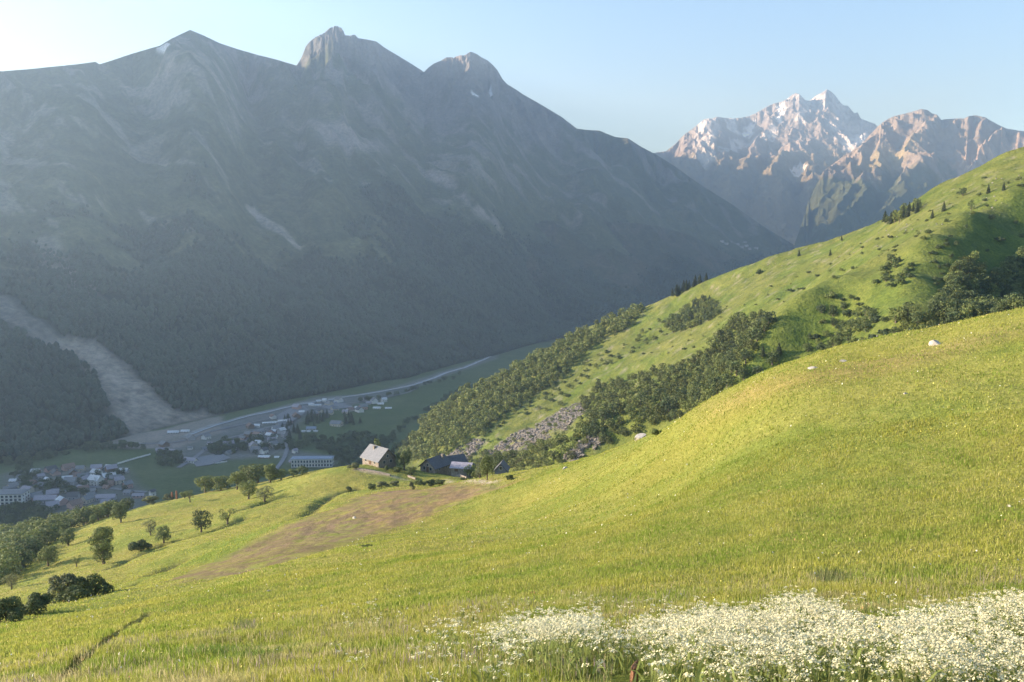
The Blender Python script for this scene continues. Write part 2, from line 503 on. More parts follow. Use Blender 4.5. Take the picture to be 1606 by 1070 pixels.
R_E = [(px2az(p), r) for p, r in [(0, 3300), (298, 3900), (420, 4200), (527, 4300), (665, 5000), (738, 4900), (905, 5300), (1030, 5600), (1150, 5800), (1250, 5900), (1400, 6000)]] + [(-95, 2100), (-78, 2100), (-65, 2200), (-55, 2400), (-48, 2600), (-42, 2800), (-38, 3000), (-33, 3150)]
R0_E = [(px2az(p), r) for p, r in [(0, 1420), (160, 1500), (330, 1660), (480, 1830), (640, 2060), (780, 2500), (900, 3000), (1050, 3700), (1150, 4400), (1250, 5300), (1400, 5600)]] + [(-95, 1000), (-78, 1000), (-60, 1060), (-45, 1180), (-35, 1330)]
ZB_E = [(px2az(p), z) for p, z in [(0, -300), (780, -300), (900, -290), (1050, -230), (1150, -120), (1250, -20), (1400, 0)]] + [(-95, -300)]
azE = np.r_[np.linspace(-95, -33, 150, endpoint=False), np.linspace(-33, 22, 1150)]
def relief_E(X, Y, T, AZ):
    u = X * 0.56 + Y * 0.83; v = X * 0.83 - Y * 0.56
    wx = fbm(u / 700, v / 700, 3, 71) * 120
    a = ridged((u + wx) / 520, v / 1500, 7, 73, 0.52)
    b = fbm(X / 260, Y / 260, 6, 75)
    pk = np.maximum(np.exp(-((np.degrees(AZ) - azel(535, 60)[0]) / 2.6) ** 2), np.exp(-((np.degrees(AZ) - azel(735, 100)[0]) / 2.4) ** 2)) * sm(T, 0.78, 0.93)
    c = ridged((X + wx) / 95, Y / 150, 5, 76, 0.55); d = ridged((u + wx * 2) / 170, v / 420, 5, 77, 0.5)
    return (c - 0.9) * 48 * pk + (d - 0.9) * 16 * sm(T, 0.25, 0.6) + (a - 1.0) * 75 * (0.3 + 0.7 * T + 0.9 * sm(T, 0.7, 1.0)) + b * 22 + 26 * np.sin(T * 14 + fbm(u / 600, v / 600, 3, 78) * 2.5) * T * (1 - T) * 2
XE, YE, ZE, TE = polar_sheet(azE, sil_tab(SIL_E, off), R_E, R0_E, ZB_E, 430, lambda t: 0.42 * t + 0.58 * t ** 1.45, relief_E, back=0.3)
u = XE * 0.56 + YE * 0.83; v = XE * 0.83 - YE * 0.56
n1 = fbm(XE / 420, YE / 420, 5, 81); n2 = fbm(XE / 90, YE / 90, 5, 82)
n3 = fbm(u / 90, v / 420, 5, 83)
FOREST, GRASSM, ROCK, SCR = (0.018, 0.028, 0.014), (0.062, 0.075, 0.036), (0.14, 0.133, 0.133), (0.19, 0.18, 0.17)
C = np.ones(XE.shape + (3,)) * np.array(GRASSM)
fl = sm(-(TE + 0.18 * n1 + 0.10 * n2), -0.42, -0.30)
C = blend(C, sm(n2 + n1 * .5, -0.1, 0.6) * 0.6, (0.105, 0.108, 0.052))
rt = sm(np.degrees(np.arctan2(XE, YE)), 3.5, 8)
C = blend(C, fl * (1 - 0.75 * rt), FOREST)
el_ = ZE / np.hypot(XE, YE)
azd = np.degrees(np.arctan2(XE, YE))
rockm = sm(ZE + 260 * n1 + 140 * n2 + 260 * sm(azd, -16, -6), 700, 1000)
C = blend(C, rockm * 0.9, ROCK)
scm = sm(n3 + 0.5 * n2 + 0.35 * sm(TE, .3, .8), 0.55, 0.9) * sm(TE, 0.3, 0.5)
C = blend(C, scm * 0.6, SCR)
def cast_E(pix):
    """world x,y on the mountain wall of photograph pixels, searching the sheet"""
    PX, PY = project(np.stack([XE, YE, ZE], -1)); PX[YE < 10] = -1e6
    out = []
    for (a, b) in pix:
        d = (PX - a) ** 2 + (PY - b) ** 2 + np.where(TE > 1, 1e6, 0)
        k = np.unravel_index(np.argmin(d), d.shape); out.append((XE[k], YE[k]))
    return out
FAN = cast_E([(60,527),(120,530),(150,535),(185,562),(215,590),(245,618),(275,642),(305,650),(318,640),(332,652),(345,665),(330,690),(210,700),(190,670),(160,620),(150,590),(115,560),(80,545)])
GULLY = cast_E([(0,470),(30,500),(70,528)]); GULLY2 = cast_E([(70,380),(80,410),(130,450),(140,470)])
LAND = cast_E([(20,375),(0,378)])
TAL = cast_E([(445,180),(500,190),(560,215),(600,230),(560,235),(510,228),(470,205)])
TAL2 = cast_E([(395,330),(420,350),(440,362),(465,385)])
TAL3 = cast_E([(680,270),(720,300),(750,330),(775,345)])
PAT = [cast_E(q) for q in ([(150,210),(215,200),(300,215),(300,245),(240,245)], [(285,180),(350,185),(425,195),(350,200)], [(230,150),(380,155),(360,165)], [(690,240),(740,235),(735,245)])]
C = blend(C, soft_poly(XE, YE, FAN, 22) * sm(fbm(XE / 50, YE / 50, 4, 88), -1.5, -0.3) * 0.95, (0.30, 0.26, 0.22))
C = blend(C, sm(-seg_dist(XE, YE, GULLY), -38, -10) * .6, (0.26, 0.24, 0.22))
C = blend(C, sm(-seg_dist(XE, YE, GULLY2), -45, -12) * 0.6, (0.22, 0.20, 0.18))
C = blend(C, sm(-seg_dist(XE, YE, TAL2), -26, -8) * 0.8, (0.3, 0.27, 0.25))
C = blend(C, sm(-seg_dist(XE, YE, TAL3), -40, -8) * sm(n2, -.5, .3) * 0.8, (0.28, 0.25, 0.23))
C = blend(C, soft_poly(XE, YE, TAL, 40) * 0.8, (0.27, 0.24, 0.225))
for q in PAT: C = blend(C, soft_poly(XE, YE, q, 40) * sm(n2, -0.4, 0.4) * 0.6, (0.24, 0.22, 0.19))
warm_sun = np.exp(-(((azd - azel(690, 100)[0]) / 1.0) ** 2)) * sm(TE, 0.9, 0.97)  # sunlight on the third peak's left flank, put into the rock colour
C = blend(C, warm_sun * 0.8, (0.42, 0.27, 0.2))
SNOWE = [cast_E(q) for q in ([(250,75),(262,70)], [(278,62),(283,62)], [(675,115),(690,122)], [(742,146),(748,150)], [(768,142),(771,152)])]
for q in SNOWE: C = blend(C, sm(-seg_dist(XE, YE, q), -15, -5) * 0.9, (0.8, 0.82, 0.85))
m_mtn = cover_mat('mountain_cover', [(0.003, (0.85, 0.86, 0.85), (1.15, 1.14, 1.12), 6, .35, .65),
                                    (0.015, (0.75, 0.78, 0.78), (1.25, 1.22, 1.2), 7, .35, .65),
                                    (0.08, (0.75, 0.75, 0.75), (1.25, 1.25, 1.25), 3, .35, .65)],
                  bump=[(0.006, 40.0, 7), (0.05, 6.0, 4)])
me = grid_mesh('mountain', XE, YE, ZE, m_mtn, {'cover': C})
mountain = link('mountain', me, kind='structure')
print('E done')

# valley floor
azv = np.r_[np.linspace(-95, -33, 100, endpoint=False), np.linspace(-33, 30, 1000)]
r0v = np.minimum(tab(azv, R0_E), 6000)
tv = np.r_[np.geomspace(0.28, 1.0, 340), np.linspace(1.0, 1.12, 10)[1:]]
T, AZ = np.meshgrid(tv, np.radians(azv), indexing='ij')
RV = r0v * T
XV, YV = RV * np.sin(AZ), RV * np.cos(AZ)
def valley_z(x, y):
    r = np.hypot(x, y)
    return -300 + 0.0 * x + np.interp(r, [0, 2600, 3000, 3700, 4400, 5300, 6500], [0, 0, 10, 68, 178, 275, 300])
ZV = valley_z(XV, YV) + 1.5 * fbm(XV / 120, YV / 120, 3, 91)
C = np.ones(XV.shape + (3,)) * np.array([0.075, 0.105, 0.04])
n1 = fbm(XV / 110, YV / 160, 4, 92)
C = blend(C, sm(n1, -0.1, 0.5) * 0.5, (0.10, 0.12, 0.055))
vz = lambda x, y: valley_z(x, y)
SETTLE = [poly_on(q, vz, 500, 4000) for q in
    ([(0,745),(60,735),(190,730),(215,760),(240,775),(230,800),(0,860),(0,800)], [(245,700),(300,690),(370,660),(440,640),(500,625),(560,622),(545,640),(480,655),(450,690),(440,715),(365,722),(300,728),(260,715)],
     [(450,725),(440,705),(530,715),(520,735)])]
for q in SETTLE: C = blend(C, soft_poly(XV, YV, q, 15) * 0.75, (0.15, 0.15, 0.145))
GRAV = [poly_on(q, vz, 500, 4000) for q in ([(150,684),(200,682),(255,674),(320,656),(348,652),(356,676),(280,702),(200,704),(150,698)],
        [(340,665),(430,640),(500,622),(575,618),(640,600),(700,580),(760,565),(782,550),(780,562),(700,590),(640,612),(600,628),(520,640),(440,655),(350,685)])]
C = blend(C, soft_poly(XV, YV, GRAV[0], 9) * 0.9, (0.24, 0.215, 0.185))
C = blend(C, soft_poly(XV, YV, GRAV[1], 9) * 0.7, (0.16, 0.165, 0.16))
m_val = cover_mat('valley_cover', [(0.02, (0.85, 0.88, 0.85), (1.15, 1.1, 1.15), 5, .35, .65), (0.2, (0.8, 0.85, 0.8), (1.2, 1.15, 1.2), 4, .35, .65)], bump=[(0.1, 0.6, 4)])
me = grid_mesh('valley_floor', XV, YV, ZV, m_val, {'cover': C})
valley = link('valley_floor', me, kind='structure')

# spur in front of the upper valley
SIL_S = [(540,470),(600,430),(680,385),(740,362),(800,350),(850,346),(950,348),(1000,350),(1036,356),(1062,363),(1085,370),(1110,382),(1135,395),(1160,410),(1185,426),(1230,450)]
azS = np.linspace(px2az(545), px2az(1225), 520)
def relief_S(X, Y, T, AZ):
    u = X * 0.56 + Y * 0.83; v = X * 0.83 - Y * 0.56
    return (ridged(u / 420, v / 1000, 6, 173) - 1.0) * 70 * (0.3 + T) + 14 * fbm(X / 180, Y / 180, 5, 175)
XS, YS, ZS, TS = polar_sheet(azS, sil_tab(SIL_S), [(px2az(p), r) for p, r in [(540, 3300), (740, 3900), (950, 4300), (1160, 4700), (1230, 4800)]],
     [(px2az(p), r) for p, r in [(540, 2600), (780, 2550), (900, 2950), (1050, 3500), (1160, 4300), (1230, 4500)]], [(px2az(p), z) for p, z in [(540, -290), (900, -290), (1050, -245), (1160, -130), (1230, -150)]], 240, lambda t: 0.5 * t + 0.5 * t ** 1.3, relief_S, back=0.5)
n1 = fbm(XS / 320, YS / 320, 5, 181); n2 = fbm(XS / 80, YS / 80, 5, 182)
C = np.ones(XS.shape + (3,)) * np.array([0.05, 0.055, 0.028])
C = blend(C, sm(n1 + n2, 0.0, 0.8) * 0.7, (0.10, 0.085, 0.06))
C = blend(C, sm(-(TS + 0.3 * n1), -0.6, -0.4), FOREST)
link('hills', grid_mesh('spur', XS, YS, ZS, m_mtn, {'cover': C}), kind='structure')

# peaks built from their real ridge lines: each ridge is a roof whose flanks fall away on both sides
def seg_ridge(x, y, pts, k):
    """highest roof of a 3D polyline with flank slope k (left, right differ a little)"""
    best = np.full(np.shape(x), -1e9)
    for (x0, y0, z0), (x1, y1, z1) in zip(pts[:-1], pts[1:]):
        dx, dy = x1 - x0, y1 - y0
        t = np.clip(((x - x0) * dx + (y - y0) * dy) / (dx * dx + dy * dy + 1e-9), 0, 1)
        d = np.hypot(x - x0 - t * dx, y - y0 - t * dy)
        best = np.maximum(best, z0 + (z1 - z0) * t - k * d)
    return best

def ridge_sheet(azs, r0, r1, nr, crest, spurs, base, k, warp, fine, sil, back_y):
    rr_ = np.linspace(r0, r1, nr)
    Rr, AZ = np.meshgrid(rr_, np.radians(azs), indexing='ij')
    X, Y = Rr * np.sin(AZ), Rr * np.cos(AZ)
    wx = fbm(X / 420, Y / 420, 4, warp) * 95; wy = fbm(X / 420, Y / 420, 4, warp + 1) * 95
    Z = base(X, Y)
    C3 = unproj(*np.array(crest, float).T)
    Zs = seg_ridge(X + wx * .25, Y + wy * .25, C3, k)
    zs_ = [Zs]
    for q in spurs:
        kk = k
        if isinstance(q, tuple): kk, q = q
        zs_.append(seg_ridge(X + wx, Y + wy, unproj(*np.array(q, float).T), kk))
    S = np.stack(zs_ + [Z]); m_ = S.max(0)
    Z = m_ + 16 * np.log(np.exp((S - m_) / 16).sum(0)) - 10
    Z = Z + fine(X, Y)
    e = tab(azs, sil)
    # match the crest's sight line column by column
    for w0, w1, sg in ((700, 60, 14), (260, 30, 0)):
        ang = Z / Rr; kx = ang.argmax(0); cur = ang.max(0); Rk = Rr[kx, np.arange(len(azs))]
        d = (e - cur) * Rk
        if sg:
            kk = np.exp(-(np.arange(-40, 41) / sg) ** 2); kk /= kk.sum(); d = np.convolve(np.pad(d, 40, 'edge'), kk, 'valid')
        Z = Z + d * sm(-np.abs(Rr - Rk), -w0, -w1)
    for _ in range(4):
        ang = Z / Rr; kx = ang.argmax(0); cur = ang.max(0); Rk = Rr[kx, np.arange(len(azs))]
        over = np.maximum(Z - e * Rr, 0)
        Z = Z - over
        d = (e - (Z / Rr).max(0)) * Rk
        Z = Z + d * sm(-np.abs(Rr - Rk), -160, -20)
    return X, Y, Z

# far snowy peak
SIL_F = [(960,262),(1000,250),(1020,241),(1032,239),(1045,237),(1060,225),(1068,216),(1075,210),(1085,203),(1095,195),(1103,188),(1110,186),(1118,186),(1125,183),(1135,185),(1150,186),(1162,185),(1175,182),(1185,178),(1195,172),(1205,166),(1215,162),
 (1225,160),(1235,155),(1242,149),(1248,146),(1254,148),(1258,152),(1264,158),(1270,158),(1280,150),(1288,146),(1297,140),(1304,144),(1310,150),(1316,158),(1322,165),(1330,166),(1335,172),(1340,178),(1345,176),(1350,186),(1360,190),(1372,194),(1380,204),(1400,215),(1440,225),(1520,240),(1620,260)]
azF = np.linspace(px2az(965), px2az(1500), 700)
crestF = [(950,270,8400),(1045,238,8500),(1110,187,8700),(1150,187,8900),(1205,167,9000),(1248,147,9000),(1264,159,9100),(1297,141,9050),(1335,173,9200),(1372,195,9300),(1440,226,9400),(1540,250,9500)]
spursF = [[(1297,141,9050),(1268,168,8850),(1245,195,8600),(1235,222,8300),(1222,255,7900),(1215,290,7400)],
          [(1245,195,8600),(1262,225,8250),(1272,258,7850),(1275,300,7300)],
          [(1248,147,9000),(1215,178,8850),(1190,205,8650),(1178,235,8250),(1160,262,7850),(1150,300,7300)],
          [(1110,187,8700),(1092,208,8550),(1078,232,8300),(1068,262,7900),(1075,300,7300)],
          [(1335,173,9200),(1318,205,8950),(1322,232,8600),(1318,262,8100),(1300,300,7500)],
          [(1150,187,8900),(1128,215,8650),(1122,250,8200),(1120,285,7600)],
          (1.1, [(1205,167,9000),(1200,190,8850),(1212,215,8600)]),
          (1.0, [(1372,195,9300),(1360,225,9000),(1365,260,8500)])]
def fineF(X, Y):
    wx = fbm(X / 300, Y / 300, 3, 271) * 90
    b = ridged((X + Y * 0.45 + wx) / 230, (Y - X * .45 + wx) / 330, 6, 274, 0.55)
    c = ridged((X - Y * 0.6 - wx) / 160, (Y + X * .4) / 240, 5, 275, 0.55)
    return (b - 1.0) * 25 + (c - 1.0) * 9 + fbm(X / 60, Y / 60, 4, 277) * 12
XF, YF, ZF = ridge_sheet(azF, 6900, 9900, 430, crestF, spursF, lambda X, Y: 150 + (Y - 7000) * 0.22, 0.80, 261, fineF, sil_tab(SIL_F), 9400)
TF = np.where(YF > 9300, 1.1, 0.5)
def grad_slope(X, Y, Z):
    P = np.stack([X, Y, Z], -1)
    a = np.gradient(P, axis=0); b = np.gradient(P, axis=1)
    n = np.cross(a, b); n /= np.linalg.norm(n, axis=-1, keepdims=True) + 1e-9
    return n * np.sign(n[..., 2:3])
nF = grad_slope(XF, YF, ZF)
n1 = fbm(XF / 350, YF / 350, 5, 281); n2 = fbm(XF / 90, YF / 90, 5, 282)
C = np.ones(XF.shape + (3,)) * np.array([0.27, 0.255, 0.25])
C = blend(C, sm(n1 + n2, 0, 0.8) * 0.6, (0.31, 0.28, 0.255))
C = blend(C, sm(-(ZF + 150 * n1), -1000, -800) * 0.75, (0.19, 0.175, 0.10))
slope = nF[..., 2]
sn = sm(slope + 0.16 * n2 + (ZF - 1150) / 3000, 0.85, 0.97) * sm(ZF + 200 * n2 + 150 * n1, 1000, 1150)
def cast_on(X, Y, Z, T, pix):
    PX, PY = project(np.stack([X, Y, Z], -1)); out = []
    for (a, b) in pix:
        d = (PX - a) ** 2 + (PY - b) ** 2 + np.where(T > 1, 1e6, 0)
        k = np.unravel_index(np.argmin(d), d.shape); out.append((X[k], Y[k]))
    return out
SNF = [([(1300,142),(1280,152),(1262,170),(1250,182)], 60), ([(1292,165),(1275,170),(1255,188)], 50), ([(1320,200),(1330,215),(1345,205),(1360,195)], 110), ([(1310,185),(1325,215)], 80),
       ([(1105,225),(1118,240),(1105,250)], 90), ([(1130,232),(1150,232),(1180,225)], 45), ([(1200,215),(1215,205)], 45), ([(1140,198),(1150,205)], 55), ([(1100,200),(1098,215)], 30), ([(1250,268),(1256,272)], 35), ([(1350,215),(1335,225)], 80), ([(1180,200),(1172,212)], 40), ([(1228,172),(1222,190)], 30)]
brk = sm(n2 + 0.6 * fbm(XF / 40, YF / 40, 4, 288), -0.95, -0.45)
for q, wd in SNF:
    sn = np.maximum(sn * 0.9, sm(-(seg_dist(XF, YF, cast_on(XF, YF, ZF, TF, q)) + 50 * n2), -wd * 1.35, -wd * 0.7) * brk)
C = blend(C, sn, (0.86, 0.88, 0.92))
m_rock = cover_mat('rock_cover', [(0.004, (0.85, 0.85, 0.87), (1.15, 1.14, 1.12), 6, .35, .65), (0.02, (0.8, 0.8, 0.82), (1.2, 1.18, 1.16), 6, .35, .65)], bump=[(0.012, 22.0, 8)])
link('mountain', grid_mesh('snowy_peak', XF, YF, ZF, m_rock, {'cover': C}), kind='structure')

# rocky peak on the right
SIL_G = [(1190,415),(1245,386),(1258,350),(1270,310),(1282,285),(1292,268),(1305,258),(1320,247),(1335,238),(1350,228),(1362,214),(1375,200),(1383,193),(1390,188),(1400,183),(1412,180),(1420,178),(1432,175),(1445,171),(1455,173),(1462,178),(1470,180),(1476,188),(1484,187),(1500,186),(1512,186),(1520,182),
 (1530,181),(1545,184),(1555,190),(1568,197),(1580,202),(1592,204),(1606,206),(1680,215),(1760,230)]
azG = np.linspace(px2az(1195), px2az(1750), 680)
crestG = [(1240,392,5600),(1268,318,5800),(1292,269,6050),(1335,239,6300),(1375,201,6600),(1412,181,6750),(1445,172,6800),(1470,181,6850),(1500,187,6900),(1530,182,6900),(1580,203,6850),(1680,216,6800),(1780,232,6700)]
spursG = [[(1465,180,6840),(1452,208,6500),(1436,236,6150),(1420,275,5750),(1400,335,5200)],
          (0.95, [(1412,181,6750),(1390,215,6450),(1368,245,6150),(1350,280,5800),(1325,340,5300)]),
          (1.0, [(1530,182,6900),(1508,220,6500),(1490,252,6200),(1478,295,5800)]),
          (1.1, [(1560,193,6880),(1538,228,6450),(1508,262,6050),(1492,300,5700)]),
          (1.1, [(1606,207,6850),(1572,236,6350),(1530,262,5950),(1505,300,5600)]),
          (1.0, [(1345,232,6350),(1330,262,6050),(1300,320,5600)])]
def fineG(X, Y):
    wx = fbm(X / 260, Y / 260, 3, 371) * 80
    b = ridged((X + Y * 0.35 + wx) / 180, (Y - X * .35 + wx) / 300, 6, 379, 0.55)
    return (b - 1.0) * 24 + fbm(X / 50, Y / 50, 4, 377) * 7
XG, YG, ZG = ridge_sheet(azG, 4900, 7300, 400, crestG, spursG, lambda X, Y: -60 + (Y - 5000) * 0.15, 0.82, 361, fineG, sil_tab(SIL_G), 7000)
TG = np.where(YG > 6950, 1.1, 0.5)
n1 = fbm(XG / 300, YG / 300, 5, 381); n2 = fbm(XG / 70, YG / 70, 5, 382)
C = np.ones(XG.shape + (3,)) * np.array([0.235, 0.205, 0.17])
C = blend(C, sm(n1 * .6 + n2 * .5, -0.1, 0.6) * 0.5, (0.21, 0.185, 0.15))
C = blend(C, sm(-(ZG + 120 * n1 + 60 * n2), -560, -440), (0.06, 0.075, 0.035))
RED = cast_on(XG, YG, ZG, TG, [(1480,290),(1500,262),(1530,240),(1606,215),(1606,240),(1550,262),(1500,285)])
C = blend(C, soft_poly(XG, YG, RED, 80) * sm(n2, -0.5, 0.4), (0.34, 0.27, 0.215))
GRN = cast_on(XG, YG, ZG, TG, [(1330,262),(1380,235),(1440,210),(1430,240),(1380,262),(1340,272)])
C = blend(C, soft_poly(XG, YG, GRN, 60) * 0.6, (0.27, 0.24, 0.11))
link('mountain', grid_mesh('rocky_peak', XG, YG, ZG, m_rock, {'cover': C}), kind='structure')

# unseen range, added behind the crest on the left to throw evening shade over the foot of the far peaks
XH, YH = np.meshgrid(np.arange(-4900, 1500, 40.0), np.arange(2700, 9900, 40.0))
ZH = 1300 + 45 * fbm(XH / 500, YH / 500, 4, 5) - 0.72 * np.abs(XH + 200 + 80 * fbm(YH / 700, XH / 700, 2, 6))
ZH = np.where(YH > 6500, ZH, -500 + 0 * ZH) - np.maximum(0, 6900 - YH) * 0.9
ZH = np.maximum(ZH, 1500 - 0.76 * np.hypot(XH + 3400, np.maximum(np.abs(YH - 3880) - 350, 0)) + 30 * fbm(XH / 200, YH / 200, 4, 9))  # second unseen ridge, added to keep the sun off the leftmost peak
ZH = np.maximum(ZH, 50)
C = np.ones(XH.shape + (3,)) * np.array([0.2, 0.18, 0.15])
link('mountain', grid_mesh('shade_range', XH, YH, ZH, m_rock, {'cover': C}, keep=(ZH > 51)), kind='structure')
print('far done')

# ------------------------------------------------------------------ vegetation
def leaf_mat(name, base, vary=0.25, trans=0.25):
    m, nt, b = new_mat(name)
    at = nt.nodes.new('ShaderNodeAttribute'); at.attribute_name = 'cover'
    oi = nt.nodes.new('ShaderNodeObjectInfo')
    c = mixc(nt, 1.0, base, at.outputs['Color'], 'MULTIPLY')
    t = mixc(nt, oi.outputs['Random'], (1 - vary, 1 - vary * 0.8, 1 - vary * 0.5), (1 + vary, 1 + vary * 0.8, 1 + vary * 0.2))
    c = mixc(nt, 1.0, c, t, 'MULTIPLY')
    nt.links.new(c, b.inputs['Base Color']); b.inputs['Roughness'].default_value = 0.7
    tr = nt.nodes.new('ShaderNodeBsdfTranslucent'); nt.links.new(c, tr.inputs[0])
    mx = nt.nodes.new('ShaderNodeMixShader'); mx.inputs[0].default_value = trans
    nt.links.new(b.outputs[0], mx.inputs[1]); nt.links.new(tr.outputs[0], mx.inputs[2])
    nt.links.new(mx.outputs[0], nt.nodes['Material Output'].inputs[0])
    return m
M_LEAF = leaf_mat('leaves', (0.140, 0.175, 0.060))
M_DARK = leaf_mat('dark_leaves', (0.082, 0.112, 0.047))
M_GREY = leaf_mat('grey_leaves', (0.15, 0.165, 0.085))
M_CONI = leaf_mat('needles', (0.06, 0.08, 0.04))
M_FAR = leaf_mat('forest_leaves', (0.030, 0.048, 0.024), 0.0, 0.0)
m_, nt_, b_ = new_mat('bark')
f_ = noise_fac(nt_, 6.0, 5, 0.6, .3, .7)
nt_.links.new(mixc(nt_, f_, (0.09, 0.07, 0.05), (0.19, 0.155, 0.12)), b_.inputs['Base Color']); b_.inputs['Roughness'].default_value = 0.95
M_BARK = m_

def leaf_quads(P, Nn, size, col, g):
    """leaf clumps: one irregular quad for each point"""
    n = len(P)
    a = g.normal(size=(n, 3)); t1 = np.cross(Nn, a); t1 /= np.linalg.norm(t1, axis=1, keepdims=True) + 1e-9
    t2 = np.cross(Nn, t1)
    s = size * g.uniform(0.6, 1.35, (n, 1))
    k = g.uniform(0.6, 1.0, (n, 4, 1))
    V = np.stack([P - t1 * s * k[:, 0], P - t2 * s * 0.7 * k[:, 1], P + t1 * s * k[:, 2], P + t2 * s * 0.7 * k[:, 3]], 1).reshape(-1, 3)
    F = np.arange(n * 4).reshape(n, 4)
    C = np.repeat(col, 4, 0)
    return V, F, C

def crown_pts(blobs, n, g, flat=0.8):
    c = np.array([b[0] for b in blobs]); r = np.array([b[1] for b in blobs])
    w = r ** 2 / (r ** 2).sum()
    k = g.choice(len(blobs), n, p=w)
    d = g.normal(size=(n, 3)); d /= np.linalg.norm(d, axis=1, keepdims=True)
    rad = r[k] * g.uniform(0.72, 1.08, n)
    P = c[k] + d * rad[:, None] * np.array([1, 1, flat])
    keep = np.ones(n, bool)
    for i in range(len(blobs)):
        q = (P - c[i]) / (r[i] * np.array([1, 1, flat]))
        keep &= (np.linalg.norm(q, axis=1) > 0.68) | (k == i)
    keep &= g.uniform(size=n) < np.where(d[:, 2] < -0.4, 0.5, 1)
    P = P[keep]; d = d[keep]; k = k[keep]
    Nn = d + g.normal(size=d.shape) * 0.45; Nn /= np.linalg.norm(Nn, axis=1, keepdims=True)
    tone = (0.82 + 0.36 * g.uniform(size=len(blobs)))[k] * g.uniform(0.8, 1.2, len(P))
    col = np.stack([tone * g.uniform(0.92, 1.12, len(P)), tone, tone * 0.95], 1)
    return P, Nn, col

def tube(pts, rad, n=6):
    pts = np.array(pts, float); V = []; F = []
    for i, p in enumerate(pts):
        d = pts[min(i + 1, len(pts) - 1)] - pts[max(i - 1, 0)]; d /= np.linalg.norm(d) + 1e-9
        a = np.cross(d, [0.3, 1, 0.1]); a /= np.linalg.norm(a); b = np.cross(d, a)
        for k in range(n):
            t = 2 * np.pi * k / n; V.append(p + rad[i] * (a * np.cos(t) + b * np.sin(t)))
    for i in range(len(pts) - 1):
        for k in range(n):
            F.append((i * n + k, i * n + (k + 1) % n, (i + 1) * n + (k + 1) % n, (i + 1) * n + k))
    return np.array(V), np.array(F)

def merge(parts):
    V = []; F = []; off = 0
    for v, f in parts: V.append(v); F.append(f + off); off += len(v)
    return np.concatenate(V), np.concatenate(F)

def tree_meshes(kind, seed, nleaf, lsize, mat):
    """unit-height tree (height 1): returns crown mesh, trunk mesh"""
    g = np.random.default_rng(seed)
    blobs = []; limbs = []
    if kind == 'tall':        # ash or maple: egg crown with lumps
        for i in range(20):
            z = 0.22 + 0.66 * (i + g.uniform(0, 1)) / 20; rr_ = 0.26 * np.sin(np.clip((z - 0.0) / 1.0, 0, 1) * np.pi) ** 0.7
            a = g.uniform(0, 6.28); q = g.uniform(0.35, 0.9) * rr_
            blobs.append(((q * np.cos(a), q * np.sin(a), z), g.uniform(0.12, 0.18)))
        th, tr = 0.6, 0.035
    elif kind == 'round':
        for i in range(22):
            z = 0.24 + 0.56 * (i + g.uniform(0, 1)) / 22; rr_ = 0.36 * np.sin(np.clip((z - 0.0) / 1.0, 0, 1) * np.pi) ** 0.6
            a = g.uniform(0, 6.28); q = g.uniform(0.3, 0.95) * rr_
            blobs.append(((q * np.cos(a), q * np.sin(a), z), g.uniform(0.14, 0.21)))
        th, tr = 0.5, 0.04
    elif kind == 'open':      # loose old fruit tree with gaps
        for i in range(13):
            z = g.uniform(0.34, 0.86); a = g.uniform(0, 6.28); q = g.uniform(0.1, 0.38)
            blobs.append(((q * np.cos(a), q * np.sin(a), z), g.uniform(0.10, 0.17)))
        th, tr = 0.45, 0.045
    elif kind == 'shrub':
        for i in range(11):
            a = g.uniform(0, 6.28); q = g.uniform(0.0, 0.62)
            blobs.append(((q * np.cos(a), q * np.sin(a), g.uniform(0.25, 0.72) * (1 - 0.4 * q)), g.uniform(0.18, 0.30)))
        th, tr = 0.4, 0.03
    elif kind == 'poplar':
        for i in range(12):
            z = 0.15 + 0.8 * i / 12; a = g.uniform(0, 6.28)
            blobs.append(((0.03 * np.cos(a), 0.03 * np.sin(a), z), 0.085 * np.sin((z + 0.1) / 1.15 * np.pi) ** 0.5 + 0.02))
        th, tr = 0.8, 0.02
    if kind == 'conifer':
        n = nleaf
        z = 0.12 + 0.88 * (1 - np.sqrt(g.uniform(0, 1, n))); lay = np.floor(z * 11) / 11
        rr_ = 0.23 * (1.02 - z) * (0.6 + 0.9 * (1 - (z - lay) * 11)) * g.uniform(0.55, 1.0, n) + 0.01
        a = g.uniform(0, 6.28, n)
        P = np.stack([rr_ * np.cos(a), rr_ * np.sin(a), z - rr_ * 0.25], 1)
        Nn = np.stack([np.cos(a) * 0.5, np.sin(a) * 0.5, np.full(n, 0.8)], 1) + g.normal(size=(n, 3)) * 0.3
        Nn /= np.linalg.norm(Nn, axis=1, keepdims=True)
        tone = g.uniform(0.75, 1.3, n); col = np.stack([tone, tone, tone], 1)
        th, tr = 0.95, 0.018
    else:
        P, Nn, col = crown_pts(blobs, nleaf, g)
        for b in blobs[:6]:
            c = np.array(b[0]); base = np.array([0, 0, th * g.uniform(0.35, 0.7)])
            limbs.append(tube([base, (base + c) / 2 + [0, 0, 0.02], c], [tr * 0.5, tr * 0.35, tr * 0.12], 5))
    V, F, C = leaf_quads(P, Nn, lsize, col, g)
    crown = mesh_np('crown', V, F, mat, {'cover': C}, smooth=False)
    lean = g.uniform(-0.03, 0.03, 2)
    tk = tube([(0, 0, -0.04), (lean[0] * .3, lean[1] * .3, th * 0.4), (lean[0], lean[1], th)], [tr * 1.25, tr, tr * 0.35], 7)
    V, F = merge([tk] + limbs)
    trunk = mesh_np('trunk', V, F, M_BARK)
    return crown, trunk, (P, Nn, col)

